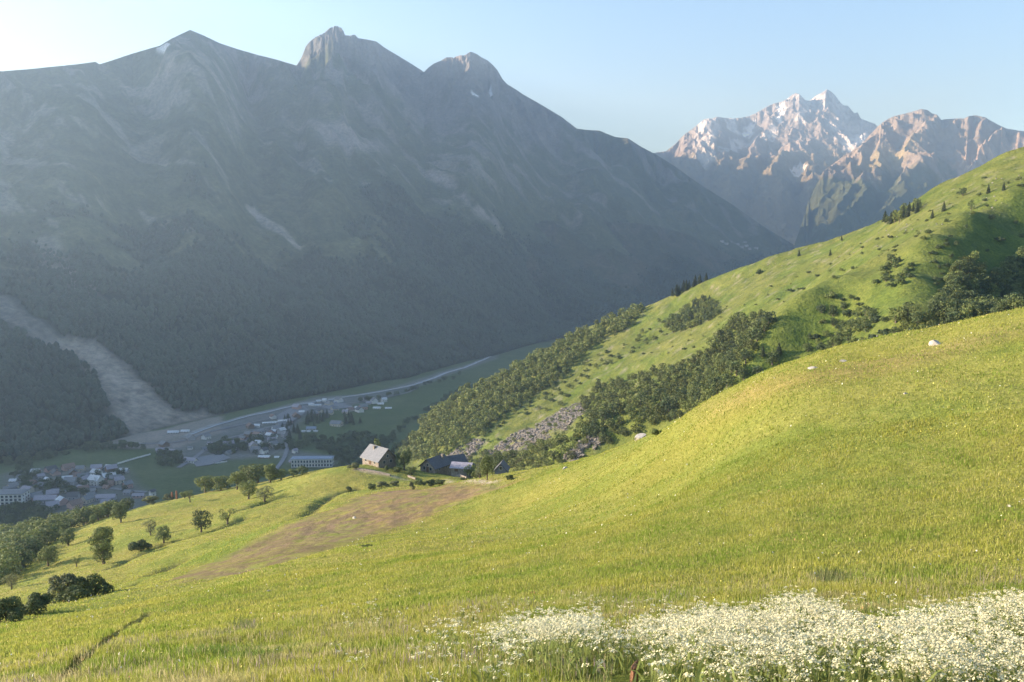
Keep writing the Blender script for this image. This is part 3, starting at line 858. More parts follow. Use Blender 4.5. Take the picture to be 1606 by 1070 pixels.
PROTO = {}
def proto(key, kind, nvar, nleaf, lsize, mat):
    PROTO[key] = [tree_meshes(kind, hash_seed(key) + i, nleaf, lsize, mat) for i in range(nvar)]
def hash_seed(s): return sum(ord(c) * (i + 3) for i, c in enumerate(s))
M_BUSH = leaf_mat('bush_leaves', (0.095, 0.125, 0.048))
proto('tall', 'tall', 2, 8000, 0.024, M_LEAF)
proto('round', 'round', 3, 5200, 0.029, M_LEAF)
proto('rounddark', 'round', 2, 4200, 0.028, M_DARK)
proto('open', 'open', 3, 1700, 0.026, M_LEAF)
proto('grey', 'round', 2, 2800, 0.028, M_GREY)
proto('poplar', 'poplar', 1, 1800, 0.022, M_LEAF)
proto('bush', 'shrub', 3, 4200, 0.048, M_BUSH)
proto('bushl', 'shrub', 2, 2600, 0.055, M_GREY)
proto('mid', 'round', 4, 1000, 0.055, M_LEAF)
proto('midtall', 'tall', 3, 900, 0.045, M_LEAF)
proto('middark', 'round', 4, 1000, 0.055, M_DARK)
proto('midshrub', 'shrub', 4, 700, 0.10, M_LEAF)
proto('midshrubdark', 'shrub', 3, 700, 0.10, M_DARK)
proto('conifer', 'conifer', 3, 900, 0.045, M_CONI)

def put_tree(key, p, h, label, group=None, wide=1.0, name='tree', cat='tree', parts=True, var=None, sink=0.0):
    v = PROTO[key][random.randrange(len(PROTO[key])) if var is None else var % len(PROTO[key])]
    rz = random.uniform(0, 6.28)
    if parts:
        o = bpy.data.objects.new(name, None); COL.objects.link(o)
        link('crown', v[0], o); link('trunk', v[1], o)
    else:
        o = link(name, v[0])
    o.location = (p[0], p[1], p[2] - sink)
    o.rotation_euler = (0, 0, rz)
    o.scale = (h * wide, h * wide, h)
    o['label'] = label; o['category'] = cat
    if group: o['group'] = group
    return o

def near_at(px, py, y0=8, y1=345): 
    return hit(px, py, near_full, y0, y1, 500)

# lone trees and bushes of the shelf: base px, base py, top py, width px, proto, name, category, label
LONE = [
 (163,885,822,46,'tall','ash_tree','tree','tallest lone ash tree at the left of the shelf, long shadow beside its trunk'),
 (316,835,795,33,'rounddark','maple_tree','tree','dark egg-shaped tree standing alone below the edge trees, above the brown field'),
 (357,822,796,30,'open','fruit_tree','tree','small thin leaning tree just right of the dark egg-shaped tree'),
 (220,864,839,36,'bush','dark_bush','bush','low oval very dark bush between the tallest ash and the dark egg-shaped tree'),
 (236,840,812,27,'grey','fruit_tree','tree','pale green loose tree right behind the low oval dark bush'),
 (257,852,822,29,'round','fruit_tree','tree','small tree with a bare trunk right of the low oval dark bush'),
 (390,783,751,34,'round','broadleaf_tree','tree','rounded tree standing just below the tree group at the shelf edge'),
 (415,787,761,34,'grey','fruit_tree','tree','low wide greyish tree with a dark shadow patch on its right'),
 (298,788,765,18,'open','fruit_tree','tree','small thin tree beside the reddish posts at the shelf edge'),
 (190,820,784,31,'round','broadleaf_tree','tree','half-round tree with shadow at the upper left rim of the shelf'),
 (107,856,824,31,'round','broadleaf_tree','tree','tree with visible trunk left of the tallest ash, shadow to its right'),
 (76,888,852,36,'round','broadleaf_tree','tree','rounded tree above the dark thicket on the left slope'),
 (120,889,870,18,'open','fruit_tree','tree','tiny loose tree between the tallest ash and the dark thicket'),
 (18,925,897,28,'grey','fruit_tree','tree','small pale tree near the left frame edge above the dark thicket'),
 (146,823,805,15,'round','small_tree','tree','small round tree up slope behind the tallest ash'),
 (145,936,886,66,'bush','dark_bush','bush','largest darkest bush at the right end of the thicket on the left meadow rim'),
 (95,944,892,60,'bushl','large_bush','bush','tall lighter bush in the middle of the thicket on the left meadow rim'),
 (110,944,915,50,'bush','dark_bush','bush','lower dark bush in front of the tall lighter bush of the thicket'),
 (52,962,922,56,'bush','dark_bush','bush','dark bush left of the tall lighter bush in the thicket'),
 (10,975,930,60,'bush','dark_bush','bush','leftmost dark bush of the thicket, cut by the left frame edge'),
 (592,724,684,10,'poplar','poplar_tree','tree','slim pale poplar rising behind the grey-roofed farmhouse'),
 (634,737,700,32,'rounddark','broadleaf_tree','tree','dark green tree right of the grey-roofed farmhouse'),
 (764,752,708,24,'round','broadleaf_tree','tree','green tree touching the left side of the dark narrow barn'),
 (782,744,706,22,'rounddark','broadleaf_tree','tree','dark tree behind the dark narrow barn'),
 (752,748,722,20,'grey','small_tree','tree','pale small tree left of the dark narrow barn'),
 (645,745,731,20,'round','small_tree','tree','small tree left of the pale gabled farmhouse'),
 (737,747,724,22,'round','small_tree','tree','rounded tree right of the low violet-roofed shed'),
 (748,749,733,16,'bush','green_bush','bush','round green bush between the shed and the barn trees'),
 (606,738,727,12,'bush','green_bush','bush','little green bush at the foot of the dark gable of the grey-roofed farmhouse'),
 (800,752,742,14,'bush','green_bush','bush','low green bush right of the dark narrow barn'),
 (556,735,724,26,'bushl','large_bush','bush','low green bush at the left end of the grey-roofed farmhouse'),
 (625,741,729,16,'bush','dark_bush','bush','small dark bush at the right corner of the grey-roofed farmhouse'),
 (548,769,761,14,'bush','dark_bush','bush','leftmost little dark bush on the bank below the farmhouse'),
 (581,768,756,18,'bush','dark_bush','bush','dark bush on the bank directly below the farmhouse'),
 (598,765,754,26,'bushl','heather_bush','bush','brownish wide bush on the bank, second from its left end'),
 (622,763,752,24,'bushl','heather_bush','bush','brownish bush in the middle of the bank below the hamlet'),
 (646,768,753,12,'bushl','grey_bush','bush','grey upright bush at the left end of the dark hedge'),
 (660,762,750,20,'bush','dark_bush','bush','left bush of the dark hedge below the pale gabled house'),
 (676,763,750,22,'bush','dark_bush','bush','middle bush of the dark hedge below the pale gabled house'),
 (692,760,750,20,'bush','dark_bush','bush','right bush of the dark hedge below the pale gabled house'),
 (728,754,747,10,'bush','dark_bush','bush','small dark bush alone right of the dark hedge'),
 (761,756,748,12,'bush','dark_bush','bush','small dark bush in front of the green tree by the barn'),
 (1030,682,669,20,'bush','dark_bush','bush','small dark bush behind the pale boulder on the meadow crest'),
 (575,858,853,18,'bush','dark_bush','bush','flat dark weed patch at the right end of the brown field'),
]
for (bx, by, ty, wpx, key, nm, cat, lab) in LONE:
    p = near_at(bx, by, 230 if (by < 772 and bx > 540) else 8)
    if p is None:
        for k in range(1, 90):
            p = near_at(bx, by + k)
            if p is not None: break
    if nm == 'poplar_tree' or 'behind the dark narrow barn' in lab:
        p = unproj(bx, by, 318 if nm == 'poplar_tree' else 300); zr_ = p[2]; p[2] = near_full(p[:1], p[1:2])[0]; by += (zr_ - p[2]) / p[1] * F_PX
    Yd = p[1]; h = (by - ty) * Yd / F_PX * 1.0
    base_w = {'tall': 0.78, 'round': 0.98, 'rounddark': 0.98, 'open': 0.95, 'grey': 0.98, 'poplar': 0.2, 'bush': 1.5, 'bushl': 1.5}[key]
    put_tree(key, p, h * 1.04, lab, wide=(wpx / (by - ty)) / base_w, name=nm, cat=cat, sink=0.02 * h)

# trees along the outer edge of the shelf
def scatter(poly_px, fz, n, y0, y1, dmin, avoid=None, tries=40, seed=1):
    """points on a sheet whose picture lies inside the pixel polygon; even in ground area"""
    g = np.random.default_rng(seed)
    W = np.array(poly_on(poly_px, fz, y0, y1)) if False else None
    xs_ = [p[0] for p in poly_px]; ys_ = [p[1] for p in poly_px]
    out = []; acc = []
    for _ in range(n * tries):
        a = g.uniform(min(xs_), max(xs_)); b = g.uniform(min(ys_), max(ys_))
        acc.append((a, b))
    acc = np.array(acc); acc = acc[in_poly(acc[:, 0], acc[:, 1], poly_px)]
    # vectorised march
    Yg = np.geomspace(y0, y1, 260)
    acc = acc[:n * 12]
    P = unproj(acc[:, 0][:, None], acc[:, 1][:, None], Yg[None, :])
    D = P[..., 2] - fz(P[..., 0], P[..., 1])
    hitm = D < 0
    k = hitm.argmax(1); ok = hitm.any(1) & (k > 0)
    i = np.where(ok)[0]; k = k[i]
    t = D[i, k - 1] / (D[i, k - 1] - D[i, k])
    Yh = Yg[k - 1] + (Yg[k] - Yg[k - 1]) * t
    Q = unproj(acc[i, 0], acc[i, 1], Yh); Q[:, 2] = fz(Q[:, 0], Q[:, 1])
    res = np.empty((0, 3)); idx = []
    for q, ii in zip(Q, i):
        if len(res) and np.min(np.hypot(res[:, 0] - q[0], res[:, 1] - q[1])) < dmin: continue
        res = np.r_[res, q[None]]; idx.append(ii)
        if len(res) >= n: break
    return res, acc[idx] if len(idx) else np.empty((0, 2))

near_c = lambda x, y: near_z(x, y, False)
hill_c = lambda x, y: hill_z(x, y, False)

EDGE = [(322,772,744,36,'mid'),(346,770,745,44,'mid'),(372,768,738,30,'middark'),(386,760,730,40,'midtall'),(404,758,727,44,'mid'),(424,757,729,34,'midtall'),(441,753,736,30,'mid'),(460,748,735,24,'mid'),(474,745,731,28,'middark'),(290,782,770,20,'mid'),(262,785,774,26,'midshrub'),(240,790,775,22,'midshrub')]
for (bx, by, ty, wpx, key) in EDGE:
    p = None; k = 0
    while p is None: p = near_at(bx, by + k, 100, 420); k += 1
    h = (by - ty) * p[1] / F_PX
    put_tree({'mid': 'round', 'midtall': 'tall', 'middark': 'round', 'midshrub': 'bushl'}[key], p, h * 1.1, 'sunlit broadleaf tree in the row along the outer rim of the shelf', 'trees along the rim of the shelf', wide=np.clip(wpx / (by - ty), .8, 1.5), name='broadleaf_tree')

cnt = {}
WOODS = [
 # poly, surface, n, y0, y1, dmin, (hmin, hmax), keys, name, cat, label, group
 ([(0,955),(0,838),(45,812),(100,798),(160,778),(215,768),(250,772),(232,790),(205,800),(170,812),(140,822),(110,832),(85,848),(60,870),(60,880),(35,895),(0,925)], near_c, 190, 120, 420, 3.4, (4, 7.5), ['mid', 'mid', 'midtall', 'middark'], 'broadleaf_tree', 'tree', 'bushy tree in the wood running down the left edge of the shelf', 'trees of the wood on the left slope'),
 ([(640,700),(665,650),(700,632),(745,612),(800,584),(870,548),(900,530),(980,493),(1010,482),(995,510),(940,540),(895,575),(880,600),(835,622),(795,650),(755,678),(728,700),(700,718),(660,724),(622,725)], hill_c, 430, 400, 1200, 5.2, (6, 12), ['mid', 'midtall', 'mid'], 'broadleaf_tree', 'tree', 'sunlit round tree in the wood on the lower left of the grassy ridge', 'trees of the sunlit wood on the ridge foot'),
 ([(905,640),(935,608),(1000,590),(1060,580),(1100,560),(1125,530),(1150,508),(1190,494),(1207,510),(1185,545),(1172,570),(1175,600),(1100,645),(1040,668),(1000,684),(940,705),(905,690),(925,650)], hill_c, 330, 250, 900, 3.6, (5, 9), ['middark', 'mid', 'middark', 'midtall'], 'broadleaf_tree', 'tree', 'dark rounded tree in the dense wood between the scree and the grass spur', 'trees of the dense dark wood'),
 ([(700,735),(760,715),(800,715),(860,700),(900,690),(920,700),(890,735),(840,752),(800,752),(740,735)], hill_c, 110, 300, 800, 4.0, (4, 8), ['mid', 'midshrub', 'middark'], 'broadleaf_tree', 'tree', 'pale tree in the thicket between the hamlet and the scree', 'trees of the thicket behind the hamlet'),
 ([(1495,425),(1520,405),(1545,425),(1540,470),(1550,500),(1500,520),(1460,530),(1430,540),(1415,530),(1400,505),(1420,490),(1450,500),(1485,470)], hill_c, 110, 200, 700, 3.6, (4.5, 8.5), ['middark', 'mid', 'middark'], 'broadleaf_tree', 'tree', 'dark tree in the gully wood left of the right-hand bushes', 'trees of the gully wood'),
 ([(1555,450),(1575,420),(1606,405),(1606,492),(1560,500)], hill_c, 45, 200, 700, 3.6, (5, 8.5), ['middark', 'mid'], 'broadleaf_tree', 'tree', 'tree in the clump cut by the right frame edge', 'trees at the right frame edge'),
 ([(1245,575),(1262,550),(1290,520),(1285,492),(1300,462),(1345,468),(1350,490),(1400,510),(1425,540),(1330,565)], hill_c, 170, 200, 800, 4.2, (3, 6), ['midshrub', 'middark', 'mid', 'midshrubdark'], 'hillside_shrub', 'shrub', 'shrub in the belt of shrubs above the right part of the meadow crest', 'shrubs above the meadow crest'),
 ([(1180,600),(1195,560),(1215,545),(1228,560),(1225,590)], hill_c, 18, 200, 800, 5.0, (5, 9), ['conifer', 'middark'], 'dark_tree', 'tree', 'near-black tree in the shadowed notch above the meadow crest', 'trees in the shadowed notch'),
 ([(1370,445),(1395,412),(1412,408),(1405,422),(1385,448)], hill_c, 14, 300, 900, 5.0, (4, 6), ['midshrub', 'middark'], 'hillside_shrub', 'shrub', 'shrub in the upper slanting strip on the grassy ridge', 'shrubs of the upper slanting strip'),
 ([(1393,447),(1410,432),(1432,415),(1430,440),(1400,452)], hill_c, 12, 300, 900, 5.0, (3, 5), ['midshrub', 'midshrubdark'], 'hillside_shrub', 'shrub', 'shrub in the lower slanting strip on the grassy ridge', 'shrubs of the lower slanting strip'),
 ([(1040,515),(1070,490),(1100,470),(1125,480),(1130,495),(1100,510),(1060,525)], hill_c, 70, 400, 1100, 4.5, (6, 9), ['middark', 'conifer', 'mid'], 'dark_tree', 'tree', 'dark tree in the small wood halfway down the ridge', 'trees of the small wood on the ridge'),
 ([(1050,462),(1070,448),(1100,434),(1128,426),(1122,434),(1080,455),(1055,468)], hill_c, 55, 600, 1300, 4.5, (8, 13), ['conifer'], 'conifer_tree', 'tree', 'slim conifer in the row on the lower skyline of the ridge', 'conifers on the lower skyline'),
 ([(1385,350),(1405,338),(1438,324),(1442,334),(1400,354)], hill_c, 20, 500, 1000, 5.0, (6, 10), ['conifer', 'midtall'], 'conifer_tree', 'tree', 'conifer in the clump on the upper skyline of the ridge', 'conifers on the upper skyline'),
 ([(860,600),(900,575),(980,540),(1040,500),(1060,520),(980,560),(900,610),(880,640),(800,660),(760,690),(740,690),(790,640)], hill_c, 90, 400, 1200, 7.0, (3, 6), ['midshrub', 'mid'], 'hillside_shrub', 'shrub', 'scattered shrub on the grass between the two woods', 'shrubs between the two woods'),
 ([(1000,560),(1100,500),(1250,430),(1400,360),(1560,270),(1606,260),(1606,300),(1450,380),(1300,440),(1180,500),(1080,560)], hill_c, 90, 400, 1200, 12.0, (1.5, 3.6), ['midshrub', 'midshrubdark', 'midshrub'], 'hillside_shrub', 'shrub', 'small scattered shrub high on the sunlit grass of the ridge', 'scattered shrubs on the ridge'),
 ([(1480,375),(1560,330),(1606,330),(1606,400),(1560,410),(1500,400)], hill_c, 16, 250, 700, 14.0, (2.5, 4.2), ['midshrubdark', 'middark'], 'hillside_shrub', 'shrub', 'dark shrub on the shaded slope in the right part of the ridge', 'shrubs on the shaded slope'),
 ([(1462,390),(1490,372),(1495,410),(1480,430),(1475,470),(1464,440)], hill_c, 24, 250, 700, 4.5, (2.0, 3.6), ['midshrubdark'], 'hillside_shrub', 'shrub', 'low dark shrub below the sharp bend of the ridge line', 'shrubs below the ridge bend'),
 ([(700,712),(720,690),(760,690),(800,690),(860,655),(900,640),(925,625),(900,690),(860,710),(800,718),(740,715)], hill_c, 85, 400, 900, 8.0, (2.0, 4.5), ['midshrub', 'mid'], 'hillside_shrub', 'shrub', 'shrub growing among the rocks of the scree', 'shrubs among the scree'),
 ([(535,740),(560,715),(600,690),(640,660),(655,655),(640,700),(620,730),(560,745)], hill_c, 70, 500, 1300, 6.0, (6, 10), ['middark', 'conifer'], 'dark_tree', 'tree', 'shaded tree at the foot of the ridge behind the farmhouse', 'shaded trees at the ridge foot'),
]
cand = []
for wi, (poly, fz, n, y0, y1, dmin, (h0, h1), keys, nm, cat, lab, grp) in enumerate(WOODS):
    pts, _ = scatter(poly, fz, n, y0, y1, dmin, seed=100 + wi)
    for q in pts:
        h = random.uniform(h0, h1) ; key = random.choice(keys)
        if 'shrub' in key: h *= 0.8
        l2 = lab
        if len(pts) > 12:
            u_, v_ = project(q); pc = np.array(poly, float).mean(0)
            where = ('upper ' if v_ < pc[1] else 'lower ') + ('left' if u_ < pc[0] else 'right') + ' part'
            l2 = ('tall ' if h > (h0 + h1) / 2 else 'low ') + lab + ', ' + where
            if len(l2.split()) > 16: l2 = lab + ', ' + where
            if len(l2.split()) > 16: l2 = lab
        cand.append((h / q[1], key, q, h, l2, grp, nm, cat))
    cnt[grp] = len(pts)
cand.sort(key=lambda c: -c[0])
used = {}; rest = []
for (ap, key, q, h, lab, grp, nm, cat) in cand:
    used[nm] = used.get(nm, 0) + 1
    if used[nm] > {'broadleaf_tree': 280, 'hillside_shrub': 285}.get(nm, 280): rest.append((key, q, h)); continue
    put_tree(key, q, h, lab, grp, wide=random.uniform(0.9, 1.25), name=nm, cat=cat, parts=(ap * 887 > 9 and 'shrub' not in key), sink=0.05 * h)
cnt['rest'] = len(rest)
if rest:
    Vs = []; Fs = []; Cs = []; off = 0
    for (key, q, h) in rest:
        P, Nn, col = PROTO[key][random.randrange(len(PROTO[key]))][2]
        sel = rng.choice(len(P), min(330, len(P)), replace=False)
        a_ = random.uniform(0, 6.28); Rm = np.array([[math.cos(a_), -math.sin(a_), 0], [math.sin(a_), math.cos(a_), 0], [0, 0, 1]])
        w_ = random.uniform(0.9, 1.25) * h
        tn = random.uniform(0.75, 1.1) * (0.6 if 'dark' in key else 1.0)
        V, F, Cc = leaf_quads(P[sel] @ Rm.T * [w_, w_, h] + q, Nn[sel] @ Rm.T, 0.078 * h, col[sel] * tn, rng)
        Vs.append(V); Fs.append(F + off); Cs.append(Cc); off += len(V)
    link('woodland', mesh_np('woodland', np.concatenate(Vs), np.concatenate(Fs), M_LEAF, {'cover': np.concatenate(Cs)}, smooth=False), kind='stuff', label='smaller trees filling the woods of the grassy ridge and left slope')
# single ridge trees one can point at
SOLO = [(1253,403,10,'conifer','lone small conifer on the middle of the ridge grass'),(1302,402,9,'conifer','second small conifer right of the lone one on the ridge grass'),
 (1462,344,12,'conifer','little conifer right of the skyline clump'),(1480,333,14,'conifer','pair of conifers below the pale rocks, left one'),(1523,330,14,'midtall','pale leafless-looking tree on the ridge near the right frame edge'),
 (1550,305,13,'conifer','upper right conifer with a shadow on the ridge'),(1574,300,12,'conifer','rightmost conifer high on the ridge'),(1510,308,12,'middark','clumped bush left of the upper right conifers'),
 (1190,430,8,'midshrub','lone shrub group on the shoulder of the lower ridge'),(1320,378,7,'conifer','tiny conifer just under the skyline of the ridge'),(1240,458,6,'midshrubdark','small dark bush in the centre of the ridge grass')]
for (bx, by, hp, key, lab) in SOLO:
    p = hit(bx, by, hill_c, 250, 1200, 500)
    if p is not None: put_tree(key, p, hp * p[1] / F_PX * 1.25, lab, name='ridge_tree' if key != 'midshrub' and key != 'midshrubdark' else 'ridge_shrub', cat='tree' if 'shrub' not in key else 'shrub')
print(cnt)

# forests far off that read as one mass: many small crowns in one object
def far_forest(name, P, H, label, mat=M_FAR, seed=5, W=0.42):
    g = np.random.default_rng(seed); n = len(P)
    ring = 6; V = np.zeros((n, 2 + ring * 2, 3))
    a = g.uniform(0, 6.28, (n, 1)) + np.arange(ring) * 2 * np.pi / ring
    for lev, (zf, rf) in enumerate(((0.28, 1.0), (0.68, 0.72))):
        r = rf * W * H[:, None] * g.uniform(0.65, 1.2, (n, ring))
        V[:, 1 + lev * ring:1 + (lev + 1) * ring, 0] = np.cos(a + lev * .5) * r
        V[:, 1 + lev * ring:1 + (lev + 1) * ring, 1] = np.sin(a + lev * .5) * r
        V[:, 1 + lev * ring:1 + (lev + 1) * ring, 2] = H[:, None] * (zf + g.uniform(-.08, .08, (n, ring)))
    V[:, -1, 2] = H; V[:, 0, 2] = -0.1 * H
    V += P[:, None, :]
    F = []
    for k in range(ring):
        k2 = (k + 1) % ring
        F.append((0, 1 + k2, 1 + k)); F.append((1 + ring * 2, 1 + ring + k, 1 + ring + k2))
        F.append((1 + k, 1 + k2, 1 + ring + k2)); F.append((1 + k, 1 + ring + k2, 1 + ring + k))
    F = (np.array(F)[None] + (np.arange(n) * (2 + ring * 2))[:, None, None]).reshape(-1, 3)
    tone = np.repeat(g.uniform(0.85, 1.17, n) * (1.05 + 0.35 * fbm(P[:, 0] / 110, P[:, 1] / 110, 3, 19)), 2 + ring * 2)
    C = np.stack([tone, tone, tone], 1)
    me = mesh_np(name, V.reshape(-1, 3), F, mat, {'cover': C}, smooth=True)
    return link(name, me, kind='stuff', label=label)

def sheet_points(X, Y, Z, mask, n, seed):
    """random points on a polar grid, even in ground area"""
    g = np.random.default_rng(seed)
    a = np.abs((X[1:, :-1] - X[:-1, :-1]) * (Y[:-1, 1:] - Y[:-1, :-1]) - (X[:-1, 1:] - X[:-1, :-1]) * (Y[1:, :-1] - Y[:-1, :-1]))
    w_ = (a * mask[:-1, :-1]).ravel(); w_ = w_ / w_.sum()
    k = g.choice(len(w_), n, p=w_); i, j = np.unravel_index(k, a.shape)
    u = g.uniform(size=n); v = g.uniform(size=n)
    f = lambda A_: A_[i, j] * (1 - u) * (1 - v) + A_[i + 1, j] * u * (1 - v) + A_[i, j + 1] * (1 - u) * v + A_[i + 1, j + 1] * u * v
    return np.stack([f(X), f(Y), f(Z)], 1)
PXE, PYE = project(np.stack([XE, YE, ZE], -1))
fanm = soft_poly(XE, YE, FAN, 8) > 0.4
n1 = fbm(XE / 420, YE / 420, 5, 81); n2 = fbm(XE / 90, YE / 90, 5, 82)
dens = (sm(-(TE + 0.18 * n1 + 0.10 * n2), -0.42, -0.30)) * (TE > 0.002) * (TE < 0.8) * (~fanm) * (PXE > -150) * (PXE < 1400) * (YE > 0) * (seg_dist(XE, YE, GULLY) > 30) * (n2 + 0.5 * n1 > -0.62) * (1 - 0.8 * sm(np.degrees(np.arctan2(XE, YE)), 3.5, 8))
Pf = sheet_points(XE, YE, ZE, dens, 34000, 61)
far_forest('forest', Pf, rng.uniform(7, 15, len(Pf)), 'dark shaded forest covering the foot of the big mountain')
densS = sm(-(TS + 0.3 * fbm(XS / 320, YS / 320, 5, 181)), -0.62, -0.42) * (TS > 0) * (TS < 0.9)
Ps = sheet_points(XS, YS, ZS, densS, 7000, 62)
far_forest('forest', Ps, rng.uniform(7, 14, len(Ps)), 'dark shaded forest on the spur beyond the ridge')

# ------------------------------------------------------------------ buildings
def plain(name, c0, c1, scale=2.0, rough=0.9, det=5):
    m, nt, b = new_mat(name)
    f = noise_fac(nt, scale, det, 0.62, .3, .7, objvec(nt))
    nt.links.new(mixc(nt, f, c0, c1), b.inputs['Base Color']); b.inputs['Roughness'].default_value = rough
    return m
def slate(name, c0, c1, rough=0.6):
    m, nt, b = new_mat(name)
    tc = nt.nodes.new('ShaderNodeTexCoord')
    br = nt.nodes.new('ShaderNodeTexBrick'); br.inputs['Scale'].default_value = 2.2
    br.inputs['Color1'].default_value = (*c0, 1); br.inputs['Color2'].default_value = (*c1, 1); br.inputs['Mortar'].default_value = (c0[0] * .5, c0[1] * .5, c0[2] * .5, 1)
    br.inputs['Mortar Size'].default_value = 0.015
    nt.links.new(tc.outputs['Object'], br.inputs['Vector'])
    f = noise_fac(nt, 1.4, 5, .6, .3, .7, tc.outputs['Object'])
    c = mixc(nt, 1.0, br.outputs[0], mixc(nt, f, (0.8, 0.8, 0.8), (1.15, 1.12, 1.08)), 'MULTIPLY')
    nt.links.new(c, b.inputs['Base Color']); b.inputs['Roughness'].default_value = rough
    return m
ROOF = {'grey': slate('grey_slates', (0.18, 0.19, 0.205), (0.25, 0.255, 0.265)), 'dark': slate('dark_slates', (0.085, 0.088, 0.094), (0.13, 0.132, 0.138)),
        'pale': slate('pale_metal_roof', (0.55, 0.57, 0.60), (0.65, 0.67, 0.70)), 'violet': slate('violet_slates', (0.30, 0.28, 0.33), (0.36, 0.34, 0.38)),
        'brown': slate('brown_roof', (0.22, 0.15, 0.12), (0.28, 0.19, 0.15)), 'blue': slate('blue_metal_roof', (0.22, 0.27, 0.36), (0.28, 0.33, 0.42))}
WALL = {'stone': plain('stone_wall', (0.15, 0.125, 0.10), (0.36, 0.31, 0.25), 1.6), 'white': plain('white_render', (0.62, 0.61, 0.58), (0.76, 0.75, 0.72), 0.7),
        'cream': plain('cream_render', (0.50, 0.45, 0.36), (0.62, 0.56, 0.46), 0.7), 'pink': plain('pinkish_render', (0.45, 0.30, 0.26), (0.55, 0.38, 0.33), 0.7),
        'wood': plain('weathered_boards', (0.16, 0.11, 0.075), (0.27, 0.19, 0.13), 2.5), 'slatewall': plain('slate_cladding', (0.10, 0.11, 0.13), (0.17, 0.18, 0.20), 3), 'grey': plain('grey_render', (0.34, 0.34, 0.35), (0.44, 0.44, 0.45), 0.7)}
M_GLASS, _, _b = new_mat('window_glass'); _b.inputs['Base Color'].default_value = (0.03, 0.04, 0.05, 1); _b.inputs['Roughness'].default_value = 0.15; _b.inputs['Specular IOR Level'].default_value = 0.6
M_WOOD = plain('door_wood', (0.10, 0.06, 0.035), (0.17, 0.11, 0.06), 6)
M_TRIM = plain('pale_trim', (0.5, 0.47, 0.4), (0.6, 0.57, 0.5), 3)

def boxes(lst):
    """lst of (x0,x1,y0,y1,z0,z1)"""
    V = []; F = []
    for i, (x0, x1, y0, y1, z0, z1) in enumerate(lst):
        V += [(x, y, z) for x in (x0, x1) for y in (y0, y1) for z in (z0, z1)]
        o = i * 8
        F += [tuple(o + k for k in f) for f in ((0,1,3,2),(4,6,7,5),(0,4,5,1),(2,3,7,6),(0,2,6,4),(1,5,7,3))]
    return np.array(V, float), np.array(F)

